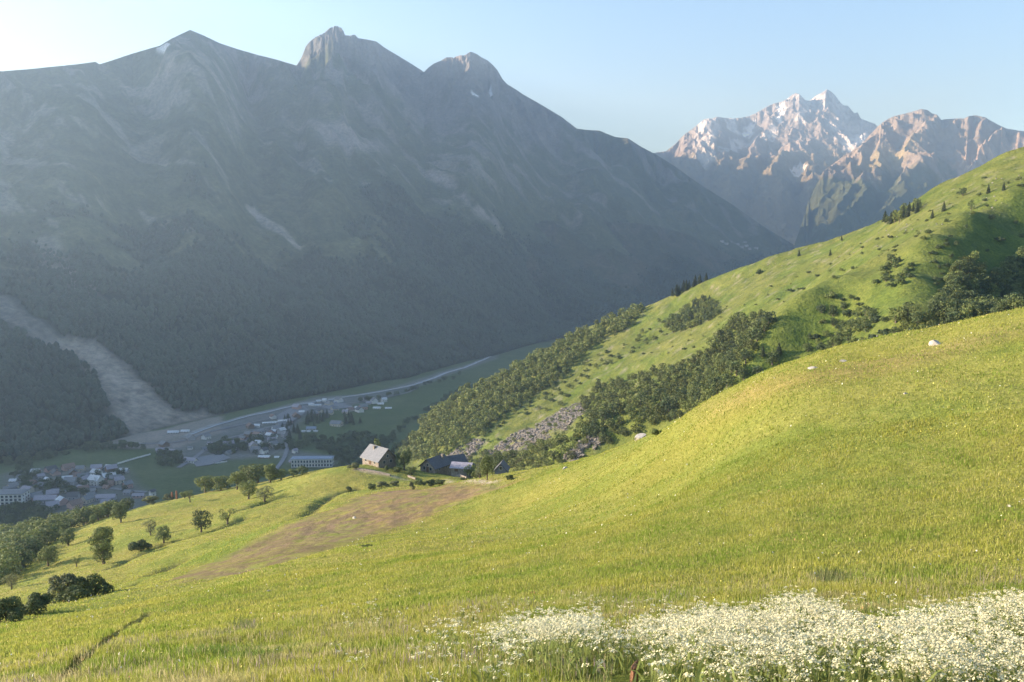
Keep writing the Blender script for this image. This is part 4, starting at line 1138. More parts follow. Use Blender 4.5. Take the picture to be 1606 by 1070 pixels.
def house(name, p, yaw, L, W, H, RH, wall, roof, label, cat='house', over=0.5, windows=(), doors=(), gable_windows=(), group=None, chimney=None, hip=0.0, found=3.0, balcony=False):
    """gabled house: long axis along local x, eaves height H, ridge height H+RH.
    windows: (side, x, z, w, h) with side -1 front (local -y), 1 back; gable_windows: (side, y, z, w, h) side -1 = local -x"""
    o = bpy.data.objects.new(name, None); COL.objects.link(o)
    o.location = p; o.rotation_euler = (0, 0, yaw)
    o['label'] = label; o['category'] = cat
    if group: o['group'] = group
    l, w_ = L / 2, W / 2
    V = np.array([(-l,-w_,-found),(l,-w_,-found),(l,w_,-found),(-l,w_,-found),(-l,-w_,H),(l,-w_,H),(l,w_,H),(-l,w_,H),(-l + hip,0,H+RH),(l - hip,0,H+RH)], float)
    me = mesh_np('wall', V, [np.array([(0,1,5,4),(2,3,7,6),(4,5,9,8),(6,7,8,9)]), np.array([(1,2,6),(5,1,6),(5,6,9),(3,0,4),(3,4,7),(7,4,8)])], WALL[wall], smooth=False)
    link('wall', me, o)
    # roof: two thick slabs meeting at the ridge
    s = RH / w_; e = over; t = 0.22; zr = H + RH + 0.06
    ze = H - e * s + 0.06; le = l + e; lr = l - hip + (e if hip == 0 else 0)
    V = np.array([(-le,-w_-e,ze),(le,-w_-e,ze),(lr,0,zr),(-lr,0,zr),(le,w_+e,ze),(-le,w_+e,ze)], float)
    V = np.r_[V, V + [0, 0, t]]
    F4 = [(6,7,8,9),(8,10,11,9),(0,3,2,1),(2,3,5,4),(0,1,7,6),(4,5,11,10),(1,2,8,7),(2,4,10,8),(3,0,6,9),(5,3,9,11)]
    rf = link('roof', mesh_np('roof', V, np.array(F4), ROOF[roof], smooth=False), o)
    if chimney:
        cx, cy, ch = chimney
        zc = H + RH - abs(cy) * s
        V, F = boxes([(cx-.35,cx+.35,cy-.35,cy+.35,zc-.4,zc+ch),(cx-.45,cx+.45,cy-.45,cy+.45,zc+ch,zc+ch+.15)])
        link('chimney', mesh_np('chimney', V, F, WALL['stone'], smooth=False), rf)
    for (sd_, x, z, ww, hh) in windows:
        y = sd_ * w_
        V, F = boxes([(x-ww/2-.1,x+ww/2+.1,min(y,y+sd_*.08),max(y,y+sd_*.08),z-.1,z+hh+.1)])
        fr = link('window', mesh_np('window', V, F, M_TRIM, smooth=False), o)
        V, F = boxes([(x-ww/2,x+ww/2,min(y+sd_*.08,y+sd_*.10),max(y+sd_*.08,y+sd_*.10),z,z+hh)])
        link('pane', mesh_np('pane', V, F, M_GLASS, smooth=False), fr)
    for (sd_, yy, z, ww, hh) in gable_windows:
        x = sd_ * l
        V, F = boxes([(min(x,x+sd_*.08),max(x,x+sd_*.08),yy-ww/2-.1,yy+ww/2+.1,z-.1,z+hh+.1)])
        fr = link('window', mesh_np('window', V, F, M_TRIM, smooth=False), o)
        V, F = boxes([(min(x+sd_*.08,x+sd_*.10),max(x+sd_*.08,x+sd_*.10),yy-ww/2,yy+ww/2,z,z+hh)])
        link('pane', mesh_np('pane', V, F, M_GLASS, smooth=False), fr)
    for (kind, sd_, q, ww, hh) in doors:
        if kind == 'long':
            y = sd_ * w_; V, F = boxes([(q-ww/2,q+ww/2,min(y,y+sd_*.09),max(y,y+sd_*.09),0,hh)])
        else:
            x = sd_ * l; V, F = boxes([(min(x,x+sd_*.09),max(x,x+sd_*.09),q-ww/2,q+ww/2,0,hh)])
        link('door', mesh_np('door', V, F, M_WOOD, smooth=False), o)
    if balcony:
        V, F = boxes([(l+.02,l+1.1,-w_*.7,w_*.7,H*.55,H*.55+.12),(l+1.02,l+1.1,-w_*.7,w_*.7,H*.55+.12,H*.55+1.0)])
        link('balcony', mesh_np('balcony', V, F, WALL['wood'], smooth=False), o)
    return o

def near_b(px, py, Yd=None):
    p = near_at(px, py, 235, 345)
    if p is None: p = unproj(px, py, Yd or 300)
    return p
# hamlet
pA = near_b(592, 732, 303)
house('farmhouse', tuple(pA + [0, 4.5, 0.3]), math.radians(-47 + 180), 10.0, 7.6, 2.2, 3.5, 'stone', 'grey', 'stone farmhouse with pale grey sunlit roof, leftmost building of the hamlet', 'house', 0.7,
      windows=[(1, -2.6, 0.7, 0.9, 1.0), (1, 2.8, 0.7, 0.9, 1.0)], doors=[('long', 1, 0.2, 1.3, 2.0)], gable_windows=[(-1, 1.4, 0.8, .9, 1.0), (-1, -1.4, 0.8, .9, 1.0), (-1, 0, 2.9, .8, .8)], chimney=(1.5, 1.0, 1.1))
pB = near_b(672, 742, 303)
house('farmhouse', tuple(pB + [2.0, 5.5, -0.2]), math.radians(57), 9.0, 6.6, 1.9, 2.7, 'stone', 'dark', 'farmhouse with pale lit gable facing the field and dark slate roof', 'house', 0.6,
      gable_windows=[(-1, -1.4, 0.8, 1.0, 1.2), (-1, 1.4, 0.8, 1.0, 1.2), (-1, 0, 2.3, 0.8, 0.8)], windows=[(-1, -2, 0.8, 0.9, 1.0), (-1, 2, 0.8, 0.9, 1.0)], doors=[('gable', -1, 0.0, 1.0, 2.0)], chimney=(2.5, -1.2, 1.6))
pC = near_b(712, 739, 305)
house('barn', tuple(pC + [-0.6, 15, -2.2]), math.radians(35), 7.0, 5.0, 2.0, 2.2, 'wood', 'dark', 'small dark-roofed barn behind the farmhouse with the pale gable', 'barn', 0.5, gable_windows=[(-1, 0, 1.0, .8, .8)], doors=[('long', -1, 0, 1.8, 2.1)])
pD = near_b(718, 744, 300)
house('shed', tuple(pD + [1.3, 5.5, 0.1]), math.radians(-14), 6.8, 5.0, 1.3, 1.3, 'stone', 'violet', 'low long stone shed with violet-grey roof in the middle of the hamlet', 'shed', 0.5, doors=[('long', -1, -1.5, 1.3, 1.3)], windows=[(-1, 1.6, .5, .8, .6)])
pE = unproj(787, 752, 272); pE[2] = near_full(pE[:1], pE[1:2])[0]; print('barn', pE, project(pE))
house('barn', tuple(pE + [0, 3.2, 0.2]), math.radians(82), 5.0, 3.7, 2.8, 2.0, 'slatewall', 'dark', 'narrow dark slate-clad barn at the right end of the hamlet', 'barn', 0.45, gable_windows=[(-1, 0, 3.0, .8, 1.0)], doors=[('gable', -1, 0, 1.4, 1.8)])

def wall_run(name, pix, h, t, wall, label, cat, fz=None, y0=60, y1=345):
    fz = fz or near_full
    pts = []
    for a in pix:
        p = hit(a[0], a[1], fz, y0, y1, 400)
        if p is not None: pts.append(p)
    V = []; F = []; nn = 0
    for a, b in zip(pts[:-1], pts[1:]):
        d = (b - a)[:2]; L_ = np.hypot(*d); n_ = max(2, int(L_ / 1.2) + 1)
        for i in range(n_):
            q = a + (b - a) * (i / (n_ - 1)); z = fz(np.array([q[0]]), np.array([q[1]]))[0]
            pr = np.array([-d[1], d[0]]) / L_ * t / 2 * random.uniform(.85, 1.15); hh = h * random.uniform(.85, 1.12)
            V += [(q[0]-pr[0],q[1]-pr[1],z-.5),(q[0]+pr[0],q[1]+pr[1],z-.5),(q[0]+pr[0]*.8,q[1]+pr[1]*.8,z+hh),(q[0]-pr[0]*.8,q[1]-pr[1]*.8,z+hh)]
            if i:
                o0, o1 = nn - 4, nn
                for k in range(4): F.append((o0 + k, o0 + (k + 1) % 4, o1 + (k + 1) % 4, o1 + k))
            nn += 4
        F += [(nn - 4, nn - 3, nn - 2, nn - 1), (nn - 4 * n_ + 3, nn - 4 * n_ + 2, nn - 4 * n_ + 1, nn - 4 * n_)]
    o = link(name, mesh_np(name, np.array(V), np.array(F), WALL[wall], smooth=False)); o['label'] = label; o['category'] = cat
    return o
wall_run('stone_wall', [(560, 737), (585, 741), (612, 747)], 0.7, 0.6, 'stone', 'low sunlit dry stone wall below the grey-roofed farmhouse', 'wall')
wall_run('stone_wall', [(716, 748), (732, 751)], 0.8, 0.6, 'stone', 'short pale stone wall in front of the low violet-roofed shed', 'wall')
wall_run('stone_wall', [(640, 748), (652, 752)], 0.6, 0.5, 'stone', 'short stone wall left of the pale gabled farmhouse', 'wall')

# reddish uprights on the rim of the shelf
for (bx, ht, lab) in ((270, 13, 'left one of two reddish upright posts on the shelf rim'), (277, 14, 'right one of two reddish upright posts on the shelf rim')):
    p = None; k = 0
    while p is None: p = near_at(bx, 781 + k, 100, 420); k += 1
    hh = ht * p[1] / F_PX; w_ = 0.45
    V, F = tube([(0,0,-.4),(0.03,0,hh*.5),(0.0,0.02,hh-.15),(0,0,hh)], [w_, w_*.95, w_*.85, w_*.3], 6)
    o = link('wooden_post', mesh_np('post', V, F, plain('rusty_wood', (0.22, 0.10, 0.06), (0.33, 0.17, 0.11), 2), smooth=False)); o.location = p; o['label'] = lab; o['category'] = 'post'

# village on the valley floor
def val_at(px, py):
    return hit(px, py, valley_z, 500, 6500, 1500)
VIL = [
 # px centre, py base, width px, height px, yaw deg, wall, roof, label
 (104,757,17,13,20,'white','pale','pale-roofed chalet standing alone in the left village'),
 (73,757,10,10,-35,'white','pale','small white house left of the lone pale-roofed chalet'),
 (62,752,12,11,50,'grey','violet','narrow house with slanting roof, second from the left in the village'),
 (48,760,14,9,-10,'pink','brown','reddish low house by the trees of the left village'),
 (119,751,13,12,30,'pink','brown','reddish gabled house left of the largest pale roof'),
 (130,758,14,14,80,'cream','violet','tall narrow cream house against the largest pale roof'),
 (148,762,24,20,-20,'white','pale','house with the largest pale roof in the centre of the left village'),
 (150,738,18,12,15,'pink','violet','violet-roofed house at the top of the left village'),
 (171,737,14,10,-10,'grey','pale','pale small-roofed house at the upper right of the left village'),
 (185,761,17,16,40,'cream','violet','gabled house at the right edge of the left village'),
 (166,768,12,9,-25,'pink','brown','small reddish house below the gabled right-edge house'),
 (141,773,16,9,10,'white','grey','low white house below the largest pale roof'),
 (125,768,14,9,-30,'grey','violet','low grey house left of the largest pale roof'),
 (70,789,34,15,8,'grey','violet','long violet-roofed building above the trees of the left slope'),
 (135,789,18,16,70,'cream','grey','house with pale arched gable near the sunlit slope trees'),
 (165,785,30,12,5,'grey','violet','long low building touching the slope trees, left village'),
 (200,776,14,9,-15,'grey','grey','small grey house on the lower right fringe of the left village'),
 (216,781,18,9,10,'pink','violet','pinkish house nearest the sunlit rim'),
 (238,778,10,12,60,'white','dark','narrow white house right beside the sunlit rim'),
 (92,772,26,6,0,'white','grey','long low white building in the middle of the left village'),
 (84,686,9,5,0,'grey','pale','left one of two tiny pale sheds under the shaded forest'),
 (105,687,10,5,5,'grey','pale','right one of two tiny pale sheds under the shaded forest'),
 (20,757,10,7,0,'white','pale','small pale house above the big flat block'),
 (271,681,17,7,8,'white','pale','pale building on the scree fan, left of two'),
 (290,679,13,6,5,'white','pale','pale building on the scree fan, right of two'),
 (297,726,24,11,-22,'white','violet','large white house on the dark green field edge'),
 (298,705,7,6,0,'white','grey','small white house between dark trees, valley road'),
 (252,709,16,8,10,'grey','violet','violet-roofed house at the left end of the valley hamlet'),
 (270,710,14,7,-20,'grey','violet','second violet-roofed house of the valley hamlet'),
 (322,707,12,8,30,'grey','grey','grey house beside the dark orchard of the valley floor'),
 (330,699,10,7,-10,'white','violet','small house where the valley road forks'),
 (362,694,12,7,10,'grey','grey','grey house on the pale lot by the road'),
 (358,713,12,9,70,'grey','grey','tall grey house between two dark tree clumps'),
 (380,689,13,7,-30,'pink','grey','pinkish house in the row along the river'),
 (396,691,8,5,0,'white','pale','tiny white house right of the pinkish river house'),
 (405,692,8,6,20,'white','pale','tiny white house under the dark spruces'),
 (403,670,8,6,0,'white','pale','white house left of the long white-roofed hall'),
 (423,665,26,6,16,'grey','pale','long white-roofed hall by the river'),
 (408,679,13,6,8,'white','grey','white house in the middle row, left'),
 (425,679,17,7,-6,'pink','pale','pale pink house in the middle row'),
 (439,677,7,6,0,'white','pale','small white house at the right end of the middle row'),
 (430,688,9,7,40,'white','pale','white gabled house under the middle row'),
 (414,719,18,6,-6,'pink','pale','pinkish long house above the sunlit edge trees'),
 (434,719,6,4,0,'white','pale','tiny white shed right of the pinkish long house'),
 (462,712,9,10,60,'white','violet','tall white house between dark trees above the long block'),
 (462,726,18,6,-12,'pink','violet','low pink house touching the left end of the long block'),
 (473,648,8,5,0,'white','pale','lone white house on the grey lot by the river'),
 (488,637,8,6,-10,'white','pale','left pale warehouse at the far end of the village'),
 (497,637,13,4,5,'white','pale','low long pale warehouse at the far end of the village'),
 (499,632,8,6,30,'grey','pale','warehouse with pale gable at the far end of the village'),
 (509,630,8,6,-20,'white','pale','rightmost pale warehouse at the far end of the village'),
 (520,633,16,4,8,'blue_','blue','long blue-roofed hall at the far end of the village'),
 (527,669,20,12,-14,'cream','grey','pale villa among dark spruces in the green meadow'),
 (488,675,15,7,0,'grey','blue','blue-grey house hidden behind spruces'),
 (476,678,5,3,0,'white','pale','first of three tiny white huts on the meadow'),
 (484,678,5,3,0,'white','pale','middle one of three tiny white huts on the meadow'),
 (495,678,6,3,0,'white','pale','third of three tiny white huts on the meadow'),
 (504,657,7,7,40,'grey','blue','small bluish house above the pale villa'),
 (560,641,8,5,-20,'white','pale','pale house with dark tree right of the far warehouses'),
 (549,641,6,5,10,'grey','violet','tiny grey house next to the far warehouses'),
 (591,642,12,5,-8,'white','pale','long white house of the farthest cluster'),
 (597,635,9,4,0,'white','pale','flat white house of the farthest cluster'),
 (602,630,10,8,35,'white','pale','round-looking pale house of the farthest cluster'),
 (609,642,10,4,5,'grey','pale','grey-white house at the right of the farthest cluster'),
 (578,634,7,5,0,'grey','violet','little grey house left of the farthest cluster'),
]
WALL['blue_'] = WALL['grey']
for (px_, py_, wpx, hpx, yaw, wl, rf, lab) in VIL:
    p = val_at(px_, py_)
    if p is None: print('no val', px_, py_); continue
    k = p[1] / F_PX
    W_ = wpx * k; H_ = hpx * k / 0.97
    ca, sa = abs(math.cos(R_(yaw))), abs(math.sin(R_(yaw)))
    ar = 1.35 if wpx / hpx < 1.9 else 2.4
    Ws = W_ / (ar * ca + sa); Ls = Ws * ar
    dep = 0.22 * (Ls * sa + Ws * ca)
    H_ = max(H_ - dep, 3.0)
    RH = min(H_ * 0.45, Ws * 0.42); Hh = H_ - RH
    nw = max(1, int(Ls / 4)); fl = max(1, int(Hh / 3.0))
    big = wpx > 15
    wins = [(-1, -Ls/2 + Ls*(i+.5)/nw, 0.9 + 2.8*f_, 1.3, 1.4) for i in range(nw) for f_ in range(fl)] if wpx >= 9 else []
    gw = [(sgn, yy, 0.9 + 2.8*f_, 1.2, 1.4) for sgn in (-1, 1) for yy in (-Ws*.2, Ws*.2) for f_ in range(fl)] if big else []
    house('village_house' if 'hall' not in lab and 'warehouse' not in lab and 'shed' not in lab and 'hut' not in lab else ('hall' if 'hall' in lab else 'warehouse' if 'warehouse' in lab else 'shed'),
          tuple(p + [0, dep * 1.2, 0]), R_(yaw), Ls, Ws, Hh, RH, wl, rf, lab, 'house' if 'hall' not in lab and 'warehouse' not in lab else 'building', 0.8, windows=wins, gable_windows=gw, balcony=(10 < wpx < 26 and ar < 2))
# large flat-roofed block at the left frame edge
def block(name, px_, py_, L, W, H, yaw, wall, roof, label, rows, cols, found=4):
    p = val_at(px_, py_)
    o = bpy.data.objects.new(name, None); COL.objects.link(o); o.location = p; o.rotation_euler = (0, 0, R_(yaw)); o['label'] = label; o['category'] = 'building'
    V, F = boxes([(-L/2, L/2, 0, W, -found, H)]); link('wall', mesh_np('wall', V, F, WALL[wall], smooth=False), o)
    V = np.array([(-L/2-1,-1,H+.01),(L/2+1,-1,H+.01),(L/2+1,W+1,H+.01),(-L/2-1,W+1,H+.01),(-L/2-1,-1,H+.5),(L/2+1,-1,H+.5),(L/2+1,W+1,H+.5),(-L/2-1,W+1,H+.5),(-L/2+3,W/2,H+2.6),(L/2-3,W/2,H+2.6)])
    F4 = np.array([(0,1,5,4),(1,2,6,5),(2,3,7,6),(3,0,4,7),(4,5,9,8),(6,7,8,9),(0,3,2,1)]); F3 = np.array([(5,6,9),(7,4,8)])
    link('roof', mesh_np('roof', V, [F4, F3], ROOF[roof], smooth=False), o)
    for r in range(rows):
        z = 1.2 + r * (H - 1) / rows
        V, F = boxes([(-L/2-.02, L/2+.02, -0.9, -0.01, z-.45, z-.3)]); link('balcony', mesh_np('balcony', V, F, M_TRIM, smooth=False), o)
        for c in range(cols):
            x = -L/2 + L*(c+.5)/cols; w2 = L/cols*.3
            V, F = boxes([(x-w2, x+w2, -.06, -0.003, z, z+(H-1)/rows*.58)]); link('window', mesh_np('window', V, F, M_GLASS, smooth=False), o)
        for c in range(3):
            y = W*(c+.5)/3
            V, F = boxes([(L/2+.003, L/2+.06, y-1.2, y+1.2, z, z+(H-1)/rows*.55)]); link('window', mesh_np('window', V, F, M_GLASS, smooth=False), o)
    return o
block('apartment_block', 4, 793, 44, 22, 13, 6, 'white', 'grey', 'big white apartment block with grey roof at the left frame edge', 3, 9)
block('school_building', 489, 733, 56, 16, 11.5, 3, 'white', 'blue', 'long two-storey white block with blue-grey roof left of the farmhouse', 2, 14)
wall_run('boundary_wall', [(184, 728), (210, 720), (236, 713)], 1.6, 1.4, 'white', 'pale straight wall along the top of the valley meadow', 'wall', valley_z, 500, 3000)
wall_run('boundary_wall', [(309, 732), (330, 729), (356, 725)], 1.8, 1.6, 'white', 'pale straight wall right of the large white house', 'wall', valley_z, 500, 3000)

# roads and river on the valley floor
def ribbon(name, pix, w0, mat, dz, jitter=0.0):
    pts = [hit(a, b, valley_z, 500, 6500, 1500) for a, b in pix]; pts = [p for p in pts if p is not None]
    P = []
    for a, b in zip(pts[:-1], pts[1:]):
        n_ = max(2, int(np.linalg.norm(b - a) / 12))
        for i in range(n_): P.append(a + (b - a) * i / n_)
    P.append(pts[-1]); P = np.array(P)
    for _ in range(6): P[1:-1] = (P[:-2] + P[1:-1] * 2 + P[2:]) / 4
    T_ = np.gradient(P[:, :2], axis=0); T_ /= np.linalg.norm(T_, axis=1, keepdims=True)
    nrm = np.stack([-T_[:, 1], T_[:, 0]], 1)
    wv = w0 / 2 * (1 + jitter * fbm(np.arange(len(P)) / 5.0, np.zeros(len(P)) + 3, 3, 9))[:, None]
    Lf = P[:, :2] + nrm * wv; Rt = P[:, :2] - nrm * wv
    X = np.stack([Lf[:, 0], P[:, 0], Rt[:, 0]], 1); Y = np.stack([Lf[:, 1], P[:, 1], Rt[:, 1]], 1)
    Z = valley_z(X, Y) + 1.5 * fbm(X / 120, Y / 120, 3, 91) + dz
    return link(name, grid_mesh(name, X, Y, Z, mat), kind='structure')
m_road = plain('asphalt', (0.16, 0.165, 0.18), (0.21, 0.215, 0.23), 0.3)
m_grav = plain('river_gravel', (0.17, 0.17, 0.16), (0.33, 0.33, 0.32), 0.06)
m_wat = plain('river_water', (0.30, 0.36, 0.42), (0.42, 0.47, 0.52), 0.3, 0.3)
ribbon('river_bed', [(286,688),(320,672),(350,662),(400,650),(440,641),(480,632),(520,626),(575,618),(640,606),(665,598),(700,585),(740,572),(762,562),(780,552),(790,542)], 15, m_grav, 0.5, 0.6)
ribbon('river', [(300,683),(350,663),(400,651),(440,642),(480,633),(520,627),(575,618.5),(640,606.5),(665,598.5),(700,585.5),(740,572.5),(762,562.5),(780,552.5)], 5, m_wat, 0.8, 0.3)
ribbon('road', [(150,698),(200,697),(250,696),(290,694),(320,680),(350,673),(400,662),(440,653),(480,645),(520,636),(570,630),(610,622),(640,618),(655,606)], 6, m_road, 1.0)
ribbon('road', [(280,735),(310,715),(330,700),(350,690),(400,676),(440,666)], 7, m_road, 1.2)
ribbon('road', [(430,740),(445,722),(452,705),(448,690),(452,670)], 6, m_road, 1.1)
ribbon('road', [(0,795),(60,770),(110,762),(150,765),(190,770),(230,772)], 6, m_road, 0.9)
# car park patches
for (q, nm) in (([(430,655),(455,642),(475,637),(485,645),(470,655),(450,668)], 'car_park'), ([(502,640),(515,632),(540,634),(550,640),(520,644)], 'car_park'), ([(300,722),(345,712),(362,720),(330,731),(308,734)], 'car_park')):
    P = [hit(a, b, valley_z, 500, 6500, 1500) for a, b in q]
    V = np.array([(p[0], p[1], p[2] + 1.9) for p in P]); V = np.r_[V, [V.mean(0)]]
    n_ = len(P); F = np.array([(i, (i + 1) % n_, n_) for i in range(n_)])
    o = link('pavement', mesh_np(nm, V, F, m_road, smooth=False), kind='structure')

# trees of the valley floor
vil_c = lambda x, y: valley_z(x, y)
VT = [([(325,705),(340,696),(372,692),(380,705),(372,712),(330,716)], 26, 'mid_dark', 'dark broadleaf tree in the orchard square of the valley floor', 'trees of the dark orchard'),
 ([(380,700),(400,688),(430,690),(440,705),(400,715),(382,715)], 22, 'mid_dark', 'dark tree right of the orchard square, under the middle row of houses', 'trees under the middle row'),
 ([(440,676),(446,655),(462,662),(475,690),(450,690)], 12, 'con', 'dark spruce right of the middle row of houses', 'spruces right of the middle row'),
 ([(475,662),(490,650),(515,655),(500,672),(480,675)], 14, 'con', 'dark spruce in the clump left of the pale villa', 'spruces left of the villa'),
 ([(535,655),(565,655),(570,668),(540,668)], 10, 'con', 'dark spruce in the row right of the pale villa', 'spruces right of the villa'),
 ([(448,712),(450,690),(500,688),(540,690),(560,680),(600,690),(600,705),(560,715),(530,712),(500,705),(470,706)], 60, 'mid_dark', 'dark tree in the belt behind the long blue-roofed block', 'trees behind the long block'),
 ([(530,738),(520,715),(560,705),(600,695),(640,660),(700,625),(740,600),(760,595),(720,620),(660,655),(610,700),(560,735)], 70, 'mid_dark', 'dark tree on the shaded valley side below the ridge', 'trees at the shaded valley side'),
 ([(20,752),(30,736),(50,735),(58,752),(40,765)], 12, 'mid_dark', 'dark tree above the big white apartment block', 'trees above the apartment block'),
 ([(0,830),(0,805),(40,795),(75,800),(100,795),(60,830)], 34, 'mid_dark', 'dark tree below the big white apartment block', 'trees below the apartment block'),
 ([(245,728),(250,712),(282,712),(285,728),(262,735)], 14, 'mid_dark', 'reddish-dark tree in front of the valley hamlet', 'trees in front of the valley hamlet'),
 ([(160,690),(185,672),(192,680),(180,692)], 8, 'mid_dark', 'dark tree at the foot of the scree fan', 'trees at the scree foot'),
 ([(0,735),(0,690),(60,690),(150,700),(240,700),(240,706),(120,712),(60,725)], 60, 'mid_dark', 'dark tree on the meadow edge under the shaded forest', 'trees under the shaded forest'),
 ([(560,636),(575,622),(600,630),(640,618),(700,600),(760,580),(700,590),(640,612)], 16, 'mid_dark', 'dark tree along the far stretch of the river', 'trees along the far river'),
 ([(60,760),(130,745),(200,745),(205,775),(120,780),(60,778)], 30, 'mid_dark', 'dark tree between the houses of the left village', 'trees between the village houses')]
for i, (poly, n, kd, lab, grp) in enumerate(VT):
    pts, _ = scatter(poly, vil_c, n, 600, 5000, 7.0, seed=300 + i)
    for q in pts:
        put_tree('conifer' if kd == 'con' else random.choice(['middark', 'midshrubdark', 'middark']), q, random.uniform(8, 14) if kd != 'con' else random.uniform(11, 17), lab, grp, wide=random.uniform(.9, 1.3), name='spruce_tree' if kd == 'con' else 'valley_tree', cat='tree', parts=False, sink=0.3)

def more_houses(poly, n, seed, lab, grp, w0, w1):
    pts, _ = scatter(poly, vil_c, n, 600, 5000, 17.0, seed=seed)
    g = random.Random(seed)
    for q in pts:
        if any(abs(q[0] - o.location.x) + abs(q[1] - o.location.y) < 15 for o in VH): continue
        W_ = g.uniform(w0, w1)
        o = house('village_house', tuple(q), g.uniform(-1.2, 1.2), W_ * 1.25, W_, g.uniform(4, 6.5), W_ * 0.38, g.choice(['white', 'grey', 'cream', 'pink', 'wood']), g.choice(['grey', 'violet', 'brown', 'grey', 'dark', 'pale']), lab, 'house', 0.8,
              windows=[(-1, -2.2, 1, 1.1, 1.3), (-1, 2.2, 1, 1.1, 1.3)], group=grp)
        VH.append(o)
VH = [o for o in SC.objects if o.get('category') in ('house', 'building') and o.location.z < -200]
more_houses([(0,775),(40,745),(100,735),(190,735),(212,765),(205,785),(150,795),(60,800)], 45, 501, 'small house packed between its neighbours in the left village', 'small houses of the left village', 8, 12)
more_houses([(245,700),(300,690),(345,688),(385,682),(440,668),(450,690),(430,712),(372,712),(330,700),(290,712),(250,718)], 30, 502, 'small house among dark trees in the middle village', 'small houses of the middle village', 8, 12)
more_houses([(380,672),(430,652),(500,632),(580,625),(610,628),(600,645),(540,650),(470,660),(440,672)], 22, 503, 'small shed-like house on the strip along the river', 'small houses along the river', 8, 12)

# far hamlet at the valley head
FH = cast_E([(1132, 379), (1138, 383), (1145, 381), (1150, 385), (1157, 384), (1163, 388), (1170, 386), (1176, 391), (1168, 381), (1186, 390)])
for i, (x, y) in enumerate(FH):
    k = np.unravel_index(np.argmin((XE - x) ** 2 + (YE - y) ** 2), XE.shape)
    house('village_house', (x, y, ZE[k] + 0.5), random.uniform(-.8, .8), random.uniform(16, 24), 11, 5, 3.5, 'grey', 'grey', 'tiny pale house in the far hamlet at the head of the valley', 'house', 0.8, group='houses of the far hamlet', found=6)

# ------------------------------------------------------------------ rocks
def rock_mesh(name, sx, sy, sz, seed, mat):
    import bmesh
    bm = bmesh.new(); bmesh.ops.create_icosphere(bm, subdivisions=3, radius=1.0)
    g = np.random.default_rng(seed); cuts = [(Vector(g.normal(size=3)).normalized(), g.uniform(0.45, 0.8)) for _ in range(9)]
    for v in bm.verts:
        for n_, d in cuts:
            k = v.co.dot(n_)
            if k > d: v.co -= n_ * (k - d) * 0.9
        f = 1 + 0.08 * float(fbm(np.array([v.co.x * 2.2 + seed]), np.array([v.co.y * 2.2 + v.co.z * 1.7]), 3, seed)[0])
        v.co = Vector((v.co.x * sx, v.co.y * sy, v.co.z * sz)) * f
    me = bpy.data.meshes.new(name); bm.to_mesh(me); bm.free(); me.materials.append(mat)
    return me
M_ROCKP = plain('pale_rock', (0.28, 0.25, 0.21), (0.52, 0.48, 0.41), 3.5)
M_ROCKG = plain('grey_rock', (0.17, 0.16, 0.15), (0.36, 0.33, 0.29), 2.0)
ROCKS = [
 (1468,541,22,11,'pale pitted boulder lying highest on the meadow crest, right side'),
 (1006,683,27,11,'largest pale boulder on the meadow crest beside a dark bush'),
 (1275,578,16,5,'flat pale stone on the crest between the two large boulders'),
 (1322,567,14,4,'thin pale slab on the crest right of the flat stone'),
 (886,735,12,5,'small pale stone on the crest nearest the hamlet'),
 (461,982,13,5,'small grey stone in the left part of the near meadow'),
 (422,928,8,4,'tiny grey stone below the brown field'),
 (1178,840,8,4,'tiny pale stone in the middle of the steep meadow'),
 (1420,618,8,4,'tiny white stone under the pitted boulder'),
 (612,1071,36,13,'grey rock cut by the bottom frame edge'),
 (1584,795,9,5,'small white stone near the right frame edge'),
 (556,813,8,4,'white stone in the middle of the brown field'),
]
for i, (bx, by, wpx, hpx, lab) in enumerate(ROCKS):
    p = hit(bx, min(by, 1069), near_full, 5, 345, 800)
    k = 0
    while p is None: k += 1; p = hit(bx, by + k, near_full, 5, 345, 800)
    k = p[1] / F_PX
    o = link('boulder' if wpx > 10 else 'stone', rock_mesh('rock', wpx * k * .52, wpx * k * .40, hpx * k * .75, 40 + i, M_ROCKP if 'grey' not in lab else M_ROCKG))
    o.location = tuple(p); o.rotation_euler = (0, 0, random.uniform(-.4, .4)); o['label'] = lab; o['category'] = 'rock'
# scree blocks on the hillside
def rock_field(name, P, S, mat, label, seed):
    g = np.random.default_rng(seed); n = len(P)
    base = np.array([(1,0,0),(-1,0,0),(0,1,0),(0,-1,0),(0,0,1),(0,0,-1),(.6,.6,.5),(-.6,.6,.5),(.6,-.6,.5),(-.6,-.6,.5)], float)
    Fb = np.array([(4,6,8),(4,8,9),(4,9,7),(4,7,6),(0,8,6),(8,0,3),(3,9,8),(9,3,1),(1,7,9),(7,1,2),(2,6,7),(6,2,0),(5,3,0),(5,1,3),(5,2,1),(5,0,2)])
    V = base[None] * g.uniform(0.6, 1.15, (n, 10, 1)) * (S[:, None] * np.array([1, .85, .75]))[:, None, :]
    a = g.uniform(0, 6.28, n); c, s_ = np.cos(a), np.sin(a)
    X = V[..., 0] * c[:, None] - V[..., 1] * s_[:, None]; Y = V[..., 0] * s_[:, None] + V[..., 1] * c[:, None]
    V = np.stack([X, Y, V[..., 2]], -1) + P[:, None, :]
    F = (Fb[None] + (np.arange(n) * 10)[:, None, None]).reshape(-1, 3)
    return link(name, mesh_np(name, V.reshape(-1, 3), F, mat, smooth=False), kind='stuff', label=label)
Ps = []
